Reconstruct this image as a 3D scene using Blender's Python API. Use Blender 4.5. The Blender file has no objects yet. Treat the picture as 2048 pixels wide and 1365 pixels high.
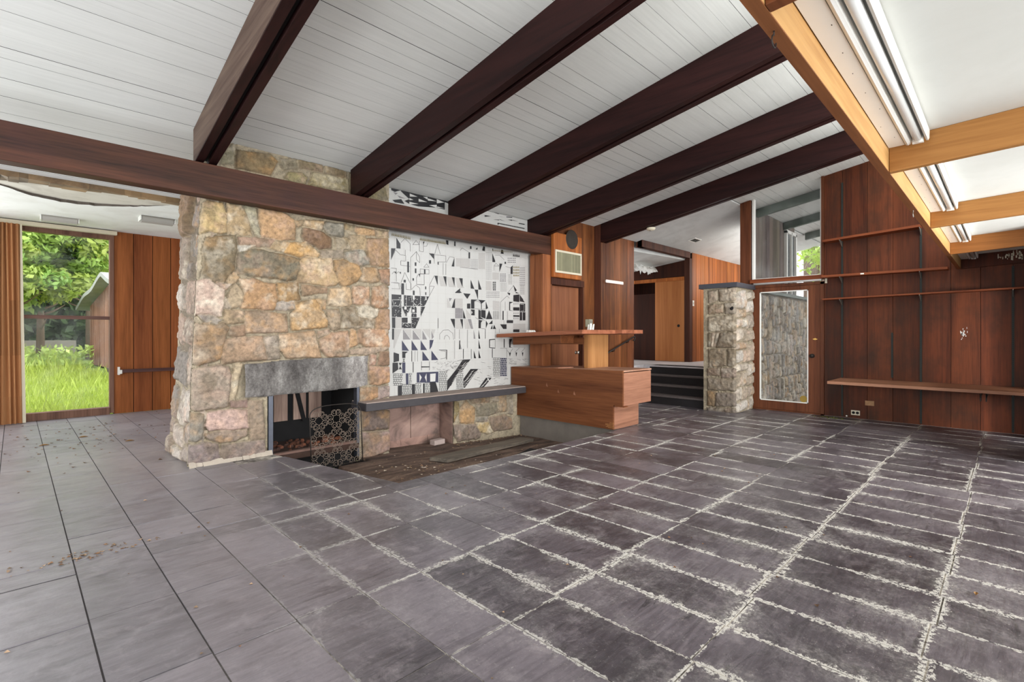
import bpy, math, random
import numpy as np
from mathutils import Vector, Matrix

# ------------------------------------------------------------------ camera, light, exposure
SC = bpy.context.scene
H = 1.3                      # eye height
F = 996.0                    # focal length in pixels of the 2048 wide frame
CX, CY = 1024.0, 670.0       # principal column, horizon row
cam_d = bpy.data.cameras.new('camera')
cam_d.sensor_width = 36.0
cam_d.lens = F / 2048.0 * 36.0
cam_d.shift_y = -(682.5 - CY) / 2048.0
cam_d.clip_start = 0.05
cam_d.clip_end = 300
cam = bpy.data.objects.new('camera', cam_d)
SC.collection.objects.link(cam)
cam.location = (0, 0, H)
cam.rotation_euler = (math.pi / 2, 0, -math.pi / 4)
SC.camera = cam

SC.view_settings.view_transform = 'Standard'
SC.view_settings.look = 'None'
SC.view_settings.gamma = 1.0
SC.view_settings.exposure = 0.3
SC.view_settings.use_curve_mapping = False
SC.cycles.max_bounces = 8
SC.cycles.diffuse_bounces = 5
SC.cycles.sample_clamp_indirect = 6.0
SC.cycles.use_denoising = True

W = bpy.data.worlds.new('overcast_sky')
SC.world = W
W.use_nodes = True
bg = W.node_tree.nodes['Background']
bg.inputs[0].default_value = (0.93, 0.97, 1.0, 1)
bg.inputs[1].default_value = 2.5


def area(name, loc, target, sx, sy, power, color=(1, 1, 1)):
    d = bpy.data.lights.new(name, 'AREA')
    d.shape = 'RECTANGLE'
    d.size, d.size_y = sx, sy
    d.energy = power
    d.color = color
    o = bpy.data.objects.new(name, d)
    SC.collection.objects.link(o)
    o.location = loc
    o.rotation_euler = (Vector(target) - Vector(loc)).to_track_quat('-Z', 'Z').to_euler()
    return o


# daylight through the glazed walls behind and beside the photographer, plus added fill lamps
area('daylight_rear_windows', (1.9, -3.35, 1.25), (1.9, 0.0, 1.6), 8.5, 2.1, 235, (0.95, 0.98, 1.0))
area('daylight_rear_door', (5.5, -3.3, 1.2), (9.2, 0.4, 1.0), 0.9, 1.4, 260, (0.96, 0.98, 1.0))  # added lamp, no door here; throws the patch on the redwood wall
area('daylight_garden_glazing', (-1.95, 10.3, 1.5), (-1.2, 6.0, 2.4), 2.3, 2.6, 150, (0.92, 0.97, 1.0))  # added lamp brightening the garden end from out of view
area('daylight_side_windows', (-3.05, 3.2, 1.5), (0.0, 3.2, 2.2), 10.0, 2.4, 360, (0.93, 0.97, 1.0))
area('daylight_clerestory', (3.5, 0.36, 3.25), (3.5, 4.0, 2.7), 10.5, 1.2, 115, (0.96, 0.985, 1.0))  # added lamp above the low ceiling, lights stone, beam and planks
area('daylight_hall_windows', (12.2, 3.66, 2.9), (12.0, 5.2, 2.2), 3.4, 0.7, 46, (1.0, 0.98, 0.95))  # added lamp behind the closed wing wall, lights the hall boards
area('daylight_corridor_end', (9.8, 7.25, 1.7), (10.0, 5.0, 1.9), 1.6, 1.7, 22, (1.0, 0.99, 0.97))  # added lamp at the closed corridor end, lights closet and peeling ceiling
sun_d = bpy.data.lights.new('sun', 'SUN')
sun_d.energy = 2.0
sun_d.angle = math.radians(12)
sun_d.color = (1.0, 0.97, 0.9)
sun = bpy.data.objects.new('sun', sun_d)
SC.collection.objects.link(sun)
sun.location = (-10, 20, 20)
sun.rotation_euler = Vector((0.55, 0.06, -0.84)).to_track_quat('-Z', 'Y').to_euler()

# ------------------------------------------------------------------ helpers
def lin(c):
    return tuple(((x / 255.0) / 12.92 if x / 255.0 <= 0.04045 else ((x / 255.0 + 0.055) / 1.055) ** 2.4) for x in c)


def at(u, v, X=None, Y=None, Z=None):
    """point of a real plane (X, Y or Z = const) seen at pixel u, v"""
    t = (u - CX) / F
    if X is not None:
        S = 2 * X / (1 + t)
    elif Y is not None:
        S = 2 * Y / (1 - t)
    else:
        S = F * math.sqrt(2) * (H - Z) / (v - CY)
    return Vector((S * (1 + t) / 2, S * (1 - t) / 2, H - (v - CY) * S / (F * math.sqrt(2))))


class MB:
    def __init__(s):
        s.v, s.f, s.m, s.c, s.uv = [], [], [], [], {}

    def add(s, vs, fs, m=0, c=(1, 1, 1)):
        b = len(s.v)
        s.v.extend([tuple(p) for p in vs])
        s.c.extend([c] * len(vs))
        for f in fs:
            s.f.append([b + i for i in f])
            s.m.append(m)
        return s

    def box(s, x0, x1, y0, y1, z0, z1, m=0, c=(1, 1, 1)):
        vs = [(x0, y0, z0), (x1, y0, z0), (x1, y1, z0), (x0, y1, z0), (x0, y0, z1), (x1, y0, z1), (x1, y1, z1), (x0, y1, z1)]
        return s.hexa(vs, m, c)

    def hexa(s, vs, m=0, c=(1, 1, 1)):
        return s.add(vs, [(0, 3, 2, 1), (4, 5, 6, 7), (0, 1, 5, 4), (1, 2, 6, 5), (2, 3, 7, 6), (3, 0, 4, 7)], m, c)

    def prism(s, poly, d, m=0, c=(1, 1, 1)):
        """poly: 3-D points of a planar outline, d: extrusion vector"""
        n = len(poly)
        d = Vector(d)
        a = [Vector(p) for p in poly]
        vs = a + [p + d for p in a]
        fs = [tuple(range(n))[::-1], tuple(range(n, 2 * n))] + [(i, (i + 1) % n, n + (i + 1) % n, n + i) for i in range(n)]
        return s.add(vs, fs, m, c)

    def tube(s, pts, r, n=8, m=0, c=(1, 1, 1), cap=True):
        pts = [Vector(p) for p in pts]
        k = len(pts)
        rs = r if isinstance(r, (list, tuple)) else [r] * k
        vs, fs = [], []
        up = None
        for i, p in enumerate(pts):
            t = (pts[min(i + 1, k - 1)] - pts[max(i - 1, 0)]).normalized()
            if up is None:
                a = Vector((0, 0, 1)) if abs(t.z) < 0.9 else Vector((1, 0, 0))
                up = t.cross(a).normalized()
            up = (up - t * up.dot(t)).normalized()
            w = t.cross(up)
            for j in range(n):
                q = 2 * math.pi * j / n
                vs.append(p + (up * math.cos(q) + w * math.sin(q)) * rs[i])
        for i in range(k - 1):
            for j in range(n):
                fs.append((i * n + j, i * n + (j + 1) % n, (i + 1) * n + (j + 1) % n, (i + 1) * n + j))
        if cap:
            fs.append(tuple(range(n))[::-1])
            fs.append(tuple((k - 1) * n + j for j in range(n)))
        return s.add(vs, fs, m, c)

    def lathe(s, prof, o, ax, n=20, m=0, c=(1, 1, 1)):
        """prof: (radius, height) pairs along axis ax from point o"""
        ax = Vector(ax).normalized()
        a = Vector((0, 0, 1)) if abs(ax.z) < 0.9 else Vector((1, 0, 0))
        p = ax.cross(a).normalized()
        q = ax.cross(p)
        o = Vector(o)
        vs, fs = [], []
        for r, h in prof:
            for j in range(n):
                g = 2 * math.pi * j / n
                vs.append(o + ax * h + (p * math.cos(g) + q * math.sin(g)) * max(r, 1e-4))
        for i in range(len(prof) - 1):
            for j in range(n):
                fs.append((i * n + j, i * n + (j + 1) % n, (i + 1) * n + (j + 1) % n, (i + 1) * n + j))
        return s.add(vs, fs, m, c)

    def build(s, name, mats, parent=None, bevel=0.0, smooth=False, origin=None):
        me = bpy.data.meshes.new(name)
        vs = np.array(s.v, dtype=float)
        if parent is not None and origin is None:
            origin = parent.location
        if origin is not None:
            vs = vs - np.array(origin)
        me.from_pydata([tuple(p) for p in vs], [], s.f)
        if not isinstance(mats, (list, tuple)):
            mats = [mats]
        for k in mats:
            me.materials.append(k)
        me.polygons.foreach_set('material_index', s.m)
        a = me.color_attributes.new('Col', 'FLOAT_COLOR', 'POINT')
        a.data.foreach_set('color', np.c_[np.array(s.c, dtype=float), np.ones(len(s.c))].ravel())
        if smooth:
            me.polygons.foreach_set('use_smooth', [True] * len(me.polygons))
        me.update()
        o = bpy.data.objects.new(name, me)
        SC.collection.objects.link(o)
        if parent is not None:
            o.parent = parent
        elif origin is not None:
            o.location = origin
        if bevel:
            b = o.modifiers.new('bevel', 'BEVEL')
            b.width = bevel
            b.segments = 2
            b.limit_method = 'ANGLE'
            b.harden_normals = False
        return o


def thing(name, label, cat, loc=(0, 0, 0), group=None):
    o = bpy.data.objects.new(name, None)
    SC.collection.objects.link(o)
    o.empty_display_size = 0.1
    o.location = loc
    o['label'] = label
    o['category'] = cat
    if group:
        o['group'] = group
    return o


def tag(o, label, cat, group=None, kind=None):
    o['label'] = label
    o['category'] = cat
    if group:
        o['group'] = group
    if kind:
        o['kind'] = kind
    return o


def struct(o):
    o['kind'] = 'structure'
    return o


RND = random.Random(7)

# ------------------------------------------------------------------ materials
class NT:
    def __init__(s, name):
        s.mat = bpy.data.materials.new(name)
        s.mat.use_nodes = True
        s.t = s.mat.node_tree
        s.b = s.t.nodes['Principled BSDF']
        s.out = s.t.nodes['Material Output']

    def n(s, typ, **kw):
        nd = s.t.nodes.new(typ)
        for k, v in kw.items():
            if k in nd.inputs:
                if hasattr(v, 'is_output'):
                    s.t.links.new(v, nd.inputs[k])
                else:
                    nd.inputs[k].default_value = v
            else:
                setattr(nd, k, v)
        return nd

    def math(s, op, a, b=None, c=None, clamp=False):
        nd = s.t.nodes.new('ShaderNodeMath')
        nd.operation = op
        nd.use_clamp = clamp
        for i, x in enumerate((a, b, c)):
            if x is None:
                continue
            if hasattr(x, 'is_output'):
                s.t.links.new(x, nd.inputs[i])
            else:
                nd.inputs[i].default_value = x
        return nd.outputs[0]

    def mix(s, fac, a, b, mode='MIX'):
        nd = s.t.nodes.new('ShaderNodeMix')
        nd.data_type = 'RGBA'
        nd.blend_type = mode
        for i, x in ((0, fac), (6, a), (7, b)):
            if hasattr(x, 'is_output'):
                s.t.links.new(x, nd.inputs[i])
            elif i == 0:
                nd.inputs[0].default_value = x
            else:
                nd.inputs[i].default_value = (*x[:3], 1)
        return nd.outputs[2]

    def ramp(s, fac, stops):
        nd = s.t.nodes.new('ShaderNodeValToRGB')
        s.t.links.new(fac, nd.inputs[0])
        e = nd.color_ramp.elements
        while len(e) < len(stops):
            e.new(0.5)
        for k, (p, c) in enumerate(stops):
            e[k].position = p
            e[k].color = (*c, 1) if isinstance(c, (tuple, list)) else (c, c, c, 1)
        return nd.outputs[0]

    def coords(s, scale=(1, 1, 1), kind='Object'):
        tc = s.t.nodes.new('ShaderNodeTexCoord')
        mp = s.t.nodes.new('ShaderNodeMapping')
        mp.inputs['Scale'].default_value = scale
        s.t.links.new(tc.outputs[kind], mp.inputs['Vector'])
        return mp.outputs[0]

    def noise(s, vec, scale, detail=4, rough=0.55, dist=0.0):
        nd = s.n('ShaderNodeTexNoise', Scale=scale, Detail=detail, Roughness=rough, Distortion=dist)
        s.t.links.new(vec, nd.inputs['Vector'])
        return nd.outputs['Fac']

    def vcol(s):
        nd = s.t.nodes.new('ShaderNodeVertexColor')
        nd.layer_name = 'Col'
        return nd.outputs[0]

    def link(s, a, name):
        s.t.links.new(a, s.b.inputs[name])

    def bump(s, h, strength=0.3, dist=0.01):
        nd = s.t.nodes.new('ShaderNodeBump')
        nd.inputs['Strength'].default_value = strength
        nd.inputs['Distance'].default_value = dist
        s.t.links.new(h, nd.inputs['Height'])
        s.t.links.new(nd.outputs[0], s.b.inputs['Normal'])


def plain(name, c, rough=0.6, metal=0.0, var=0.12, scale=8.0, bump=0.0, spec=0.4):
    m = NT(name)
    v = m.coords()
    nz = m.noise(v, scale, 5)
    base = m.mix(1.0, m.vcol(), m.mix(nz, tuple(x * (1 - var) for x in lin(c)), tuple(min(1, x * (1 + var)) for x in lin(c))), 'MULTIPLY')
    m.link(base, 'Base Color')
    m.b.inputs['Roughness'].default_value = rough
    m.b.inputs['Metallic'].default_value = metal
    m.b.inputs['Specular IOR Level'].default_value = spec
    if bump:
        m.bump(m.noise(v, scale * 6, 4), bump, 0.004)
    return m.mat


def wood(name, dark, light, axis='z', rough=0.45, fine=70.0, coarse=9.0, spec=0.35, stain=None, stain_amt=0.0, bump=0.08):
    """stretched noise grain running along axis"""
    m = NT(name)
    st = {'x': (0.045, 1, 1), 'y': (1, 0.045, 1), 'z': (1, 1, 0.045)}[axis]
    v = m.coords(st)
    g = m.noise(v, coarse, 5, 0.6, 0.8)
    g2 = m.noise(v, fine, 3, 0.6)
    g3 = m.noise(v, coarse * 0.3, 3, 0.5, 0.4)
    k = m.math('ADD', m.math('MULTIPLY', g, 0.55), m.math('ADD', m.math('MULTIPLY', g2, 0.25), m.math('MULTIPLY', g3, 0.3)))
    col = m.ramp(k, [(0.42, lin(dark)), (0.68, lin(light))])
    if stain is not None:
        big = m.noise(m.coords((1, 1, 0.6)), 1.6, 5, 0.65)
        col = m.mix(m.math('MULTIPLY', m.ramp(big, [(0.45, 0.0), (0.66, 1.0)]), stain_amt), col, lin(stain))
    col = m.mix(1.0, m.vcol(), col, 'MULTIPLY')
    m.link(col, 'Base Color')
    rg = m.math('ADD', m.math('MULTIPLY', g2, 0.25), rough - 0.06)
    m.link(rg, 'Roughness')
    m.b.inputs['Specular IOR Level'].default_value = spec * 0.42
    if bump:
        m.bump(g2, bump, 0.002)
    return m.mat


M = {}
M['rafter'] = wood('rafter_stain', (24, 11, 11), (50, 25, 23), 'y', 0.42, spec=0.35)
M['rafter_worn'] = wood('rafter_worn', (62, 44, 38), (108, 90, 78), 'y', 0.6)  # window light on the first beam's left side, put into the colour
M['tie'] = wood('tie_beam_stain', (36, 22, 15), (88, 54, 39), 'x', 0.45, 60, 7, 0.4, stain=(62, 36, 38), stain_amt=0.3)
M['panel_red'] = wood('panel_redwood', (62, 30, 17), (112, 59, 34), 'z', 0.45, 60, 6, 0.35, stain=(50, 35, 26), stain_amt=0.75)
M['panel_brown'] = wood('panel_cherry', (66, 34, 19), (142, 86, 50), 'z', 0.42, 60, 6, 0.45, stain=(70, 44, 34), stain_amt=0.6)
M['panel_orange'] = wood('panel_orange', (112, 58, 26), (186, 110, 54), 'z', 0.38, 55, 6, 0.4)
M['panel_left'] = wood('panel_left', (98, 52, 25), (150, 88, 48), 'z', 0.45, 60, 7)
M['door_ply'] = wood('door_plywood', (104, 62, 42), (150, 98, 68), 'z', 0.42, 50, 4, 0.4)
M['closet_ply'] = wood('closet_plywood', (150, 90, 48), (188, 124, 74), 'z', 0.45, 30, 3)
M['closet_dark'] = wood('closet_dark', (34, 16, 10), (62, 30, 18), 'z', 0.6)
M['yellow_x'] = wood('joist_yellow_x', (168, 122, 70), (212, 170, 112), 'x', 0.4, 50, 6)
M['yellow_y'] = wood('joist_yellow_y', (136, 90, 46), (184, 132, 76), 'y', 0.42, 50, 6)
M['brown_x'] = wood('joist_brown_x', (104, 62, 36), (146, 94, 58), 'x', 0.45, 50, 6)
M['bar_y'] = wood('bar_wood_y', (76, 41, 23), (122, 74, 44), 'y', 0.38, 60, 6, 0.45)
M['bar_x'] = wood('bar_wood_x', (116, 78, 60), (164, 116, 92), 'x', 0.5, 90, 10, 0.35)
M['bar_z'] = wood('bar_wood_z', (136, 90, 52), (180, 130, 82), 'z', 0.42, 60, 6)
M['shelf'] = wood('shelf_redwood', (98, 48, 26), (146, 80, 48), 'y', 0.42)
M['shelf_low'] = wood('bench_wood', (118, 74, 52), (172, 124, 96), 'y', 0.4, 60, 6, 0.6)
M['frame_wood'] = wood('door_frame_wood', (74, 40, 25), (116, 68, 43), 'z', 0.42)
M['frame_dark'] = wood('dark_frame_wood', (52, 28, 20), (88, 52, 38), 'z', 0.5)
M['post'] = wood('post_wood', (108, 60, 34), (160, 100, 62), 'z', 0.36, spec=0.5)
M['plank_grey'] = wood('weathered_plank', (78, 72, 66), (134, 122, 108), 'x', 0.8, bump=0.2)
M['wood_pink'] = wood('board_up_plywood', (120, 96, 86), (186, 158, 142), 'z', 0.8)
M['soot'] = plain('soot_black', (22, 20, 20), 0.9, 0, 0.4)
M['dark_gap'] = plain('joint_dark', (18, 10, 8), 0.9)
M['black_metal'] = plain('black_iron', (52, 46, 42), 0.55, 0.6, 0.3, 40)
M['steel'] = plain('steel_blue_grey', (82, 84, 92), 0.45, 0.7, 0.25, 20)
M['standard'] = plain('shelf_standard_metal', (36, 40, 35), 0.6, 0.2, 0.2)
M['bracket'] = plain('bracket_metal', (150, 146, 136), 0.45, 0.6)
M['brass'] = plain('brass', (190, 150, 80), 0.35, 0.9)
M['chrome'] = plain('knob_metal', (180, 172, 160), 0.25, 0.9)
M['white_metal'] = plain('white_enamel', (232, 232, 226), 0.35, 0, 0.04, 6, spec=0.5)
M['tube_glass'] = plain('fluorescent_tube', (236, 238, 234), 0.18, 0, 0.02, spec=0.7)
M['white_plastic'] = plain('white_plastic', (226, 222, 214), 0.4, 0, 0.04)
M['cream'] = plain('cream_plate', (206, 196, 172), 0.5, 0, 0.06)
M['grey_dust'] = plain('ledge_slate', (58, 54, 56), 0.55, 0, 0.25, 12)
M['ledge_top'] = plain('ledge_dusty_top', (150, 134, 124), 0.8, 0, 0.2, 10)
M['concrete'] = plain('concrete', (112, 104, 96), 0.9, 0, 0.3, 5, 0.2)
M['brick'] = plain('pale_brick', (176, 158, 150), 0.9, 0, 0.15, 20, 0.2)
M['white_card'] = plain('white_lens', (244, 226, 216), 0.4, 0, 0.02)
M['stair'] = plain('stair_black', (30, 27, 28), 0.6, 0, 0.4, 10)
M['stair_edge'] = plain('stair_edge', (84, 76, 74), 0.6, 0, 0.3, 20)
M['landing'] = plain('landing_slate', (196, 190, 190), 0.5, 0, 0.25, 8)
M['speaker'] = plain('speaker_cloth', (44, 36, 28), 0.7, 0, 0.3, 60)
M['glass_frame'] = plain('aluminium', (176, 170, 166), 0.35, 0.7)
M['capstone'] = plain('capstone_slate', (62, 62, 68), 0.4, 0, 0.2, 10)
M['leaf_bits'] = plain('dry_leaf', (150, 110, 60), 0.8)
M['moss'] = plain('moss', (130, 140, 70), 0.9)


def glass(name):
    m = NT(name)
    tr = m.n('ShaderNodeBsdfTransparent')
    gl = m.n('ShaderNodeBsdfGlossy', Roughness=0.02)
    dif = m.n('ShaderNodeBsdfDiffuse')
    dif.inputs['Color'].default_value = (0.8, 0.82, 0.8, 1)
    dust = m.noise(m.coords(), 3.0, 6)
    d1 = m.n('ShaderNodeMixShader')
    m.t.links.new(m.math('MULTIPLY', m.ramp(dust, [(0.45, 0.0), (0.8, 1.0)]), 0.08), d1.inputs[0])
    m.t.links.new(tr.outputs[0], d1.inputs[1])
    m.t.links.new(dif.outputs[0], d1.inputs[2])
    fr = m.n('ShaderNodeFresnel', IOR=1.45)
    mx = m.n('ShaderNodeMixShader')
    m.t.links.new(m.math('MULTIPLY', fr.outputs[0], 0.10), mx.inputs[0])
    m.t.links.new(d1.outputs[0], mx.inputs[1])
    m.t.links.new(gl.outputs[0], mx.inputs[2])
    m.t.links.new(mx.outputs[0], m.out.inputs[0])
    return m.mat


M['glass'] = glass('window_glass')

# ------------------------------------------------------------------ slate floor
SL = 0.163
YB = 5.47                                  # front of the tie beam


def zc(y):
    return 3.29 - SL * (y - 5.64)          # plank ceiling


def zb(y):
    return 2.98 - SL * (y - YB)            # underside of the rafters


def slate_material():
    m = NT('slate')
    pos = m.coords()
    uv = m.n('ShaderNodeUVMap', uv_map='UVMap').outputs[0]
    sx = m.n('ShaderNodeSeparateXYZ')
    m.t.links.new(uv, sx.inputs[0])
    px = m.n('ShaderNodeSeparateXYZ')
    m.t.links.new(pos, px.inputs[0])
    col = m.n('ShaderNodeVertexColor', layer_name='Col')
    cs = m.n('ShaderNodeSeparateColor')
    m.t.links.new(col.outputs[0], cs.inputs[0])
    w, h, rnd = cs.outputs[0], cs.outputs[1], cs.outputs[2]
    ux, uy = sx.outputs[0], sx.outputs[1]
    dx = m.math('MINIMUM', ux, m.math('SUBTRACT', w, ux))
    dy = m.math('MINIMUM', uy, m.math('SUBTRACT', h, uy))
    d = m.math('MINIMUM', dx, dy)
    # slate body
    streak = m.noise(m.coords((1.2, 9, 1)), 3.2, 6, 0.62, 1.2)
    mott = m.noise(pos, 2.3, 6, 0.65)
    fine = m.noise(pos, 46, 4, 0.6)
    k = m.math('ADD', m.math('MULTIPLY', streak, 0.45), m.math('ADD', m.math('MULTIPLY', mott, 0.4), m.math('MULTIPLY', rnd, 0.22)))
    base = m.ramp(k, [(0.38, lin((54, 49, 53))), (0.5, lin((80, 73, 78))), (0.66, lin((112, 104, 109)))])
    base = m.mix(m.math('MULTIPLY', fine, 0.35), base, lin((72, 66, 69)))
    # dark worn patches
    big = m.noise(pos, 0.75, 5, 0.6, 0.6)
    base = m.mix(m.ramp(big, [(0.5, 0.0), (0.66, 0.75)]), base, lin((52, 47, 50)))
    cleft = m.noise(m.coords((1.0, 3.5, 1)), 1.7, 8, 0.7, 1.6)
    base = m.mix(m.ramp(cleft, [(0.60, 0.0), (0.64, 0.75)]), base, lin((44, 41, 44)))
    salt = m.noise(pos, 7.5, 7, 0.75, 0.4)
    base = m.mix(m.ramp(salt, [(0.52, 0.0), (0.72, 0.55)]), base, lin((140, 131, 133)))
    # where the white bloom is: front and right part of the room
    reg = m.math('SUBTRACT', px.outputs[0], m.math('MULTIPLY', px.outputs[1], 0.22))
    reg = m.ramp(m.math('MULTIPLY', reg, 0.25), [(0.02, 0.0), (0.25, 0.62), (0.5, 1.0)])
    n1 = m.noise(pos, 3.6, 6, 0.75)
    n2 = m.noise(pos, 42, 5, 0.8)
    nn = m.math('ADD', m.math('MULTIPLY', n1, 0.62), m.math('MULTIPLY', n2, 0.42))
    n0 = m.noise(pos, 0.9, 4, 0.6)
    amt = m.ramp(n0, [(0.40, 0.0), (0.50, 0.35), (0.62, 1.1)])
    vb = m.n('ShaderNodeVectorMath', operation='DISTANCE')
    m.t.links.new(pos, vb.inputs[0])
    vb.inputs[1].default_value = (3.1, 0.45, 0)
    amt = m.math('MAXIMUM', amt, m.math('MULTIPLY', m.ramp(m.math('MULTIPLY', vb.outputs[1], 0.3), [(0.15, 1.0), (0.75, 0.0)]), m.ramp(m.noise(pos, 2.2, 4, 0.6), [(0.38, 0.35), (0.6, 1.3)])))
    width = m.math('MULTIPLY', m.math('MULTIPLY', m.math('MAXIMUM', m.math('SUBTRACT', nn, 0.42), 0.0), 0.26), amt)
    edge = m.math('LESS_THAN', d, width)
    edge = m.math('MULTIPLY', edge, m.math('GREATER_THAN', n2, m.math('ADD', 0.44, m.math('MULTIPLY', d, 4.0))))
    n3 = m.noise(pos, 130, 3, 0.7)
    specks = m.math('MULTIPLY', m.ramp(m.math('ADD', m.math('MULTIPLY', n2, 0.5), m.math('MULTIPLY', n3, 0.5)), [(0.585, 0.0), (0.61, 1.0)]), m.ramp(n1, [(0.42, 0.15), (0.6, 1.0)]))
    bloom = m.math('MULTIPLY', m.math('MAXIMUM', edge, m.math('MULTIPLY', specks, 0.55)), reg)
    halo = m.math('MULTIPLY', m.math('SUBTRACT', 1.0, m.math('MULTIPLY', d, 9.0), clamp=True), m.ramp(n1, [(0.46, 0.0), (0.62, 1.0)]))
    halo = m.math('MULTIPLY', m.math('MULTIPLY', halo, m.ramp(n2, [(0.42, 0.15), (0.58, 1.0)])), m.math('MULTIPLY', amt, 0.75))
    bloom = m.math('MAXIMUM', bloom, m.math('MULTIPLY', halo, reg))
    film = m.math('MULTIPLY', m.math('MULTIPLY', m.ramp(m.noise(pos, 1.5, 7, 0.75, 0.8), [(0.5, 0.0), (0.72, 1.0)]), reg), 0.42)
    base = m.mix(m.math('MULTIPLY', film, m.ramp(n2, [(0.4, 0.25), (0.62, 1.3)])), base, lin((176, 170, 168)))
    base = m.mix(m.math('MULTIPLY', bloom, 0.82), base, lin((205, 200, 190)))
    # sandy dust by the chimney foot
    vd = m.n('ShaderNodeVectorMath', operation='DISTANCE')
    m.t.links.new(pos, vd.inputs[0])
    vd.inputs[1].default_value = (0.85, 6.4, 0)
    dust = m.math('MULTIPLY', m.ramp(m.math('MULTIPLY', vd.outputs[1], 0.4), [(0.2, 1.0), (0.62, 0.0)]), m.ramp(m.noise(pos, 4, 6, 0.7), [(0.4, 0.15), (0.65, 0.8)]))
    base = m.mix(m.math('MULTIPLY', dust, 0.7), base, lin((150, 136, 126)))
    # window sheen painted in with pale dust, stronger towards the garden side
    sheen_dust = m.math('SUBTRACT', m.math('MULTIPLY', px.outputs[1], 0.16), m.math('MULTIPLY', px.outputs[0], 0.42))
    sheen_dust = m.math('MULTIPLY', m.ramp(m.math('ADD', sheen_dust, 0.35), [(0.1, 0.0), (0.9, 1.0)]), m.ramp(m.noise(m.coords((1, 2.5, 1)), 5, 7, 0.7), [(0.3, 0.45), (0.6, 1.0)]))
    base = m.mix(m.math('MULTIPLY', sheen_dust, 0.6), base, lin((150, 146, 150)))
    m.link(base, 'Base Color')
    m.link(m.math('ADD', m.math('ADD', m.math('MULTIPLY', mott, 0.25), 0.24), m.math('MULTIPLY', bloom, 0.3)), 'Roughness')
    m.b.inputs['Specular IOR Level'].default_value = 0.8
    m.bump(m.math('ADD', m.math('MULTIPLY', streak, 0.8), m.math('MULTIPLY', fine, 0.3)), 0.35, 0.006)
    return m.mat


def grout_material():
    m = NT('grout')
    pos = m.coords()
    px = m.n('ShaderNodeSeparateXYZ')
    m.t.links.new(pos, px.inputs[0])
    reg = m.math('SUBTRACT', px.outputs[0], m.math('MULTIPLY', px.outputs[1], 0.22))
    reg = m.ramp(m.math('MULTIPLY', reg, 0.25), [(0.0, 0.0), (0.16, 1.0)])
    n = m.noise(pos, 5, 6, 0.75)
    light = m.ramp(n, [(0.42, lin((84, 77, 70))), (0.60, lin((190, 182, 170)))])
    m.link(m.mix(reg, lin((52, 47, 47)), light), 'Base Color')
    m.b.inputs['Roughness'].default_value = 0.95
    return m.mat


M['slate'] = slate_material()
M['grout'] = grout_material()


def pit_edge(y):                           # slanted left edge of the sunken hearth
    return 2.05 + (5.42 - y) * (2.38 - 2.05) / (5.42 - 3.79)


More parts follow.
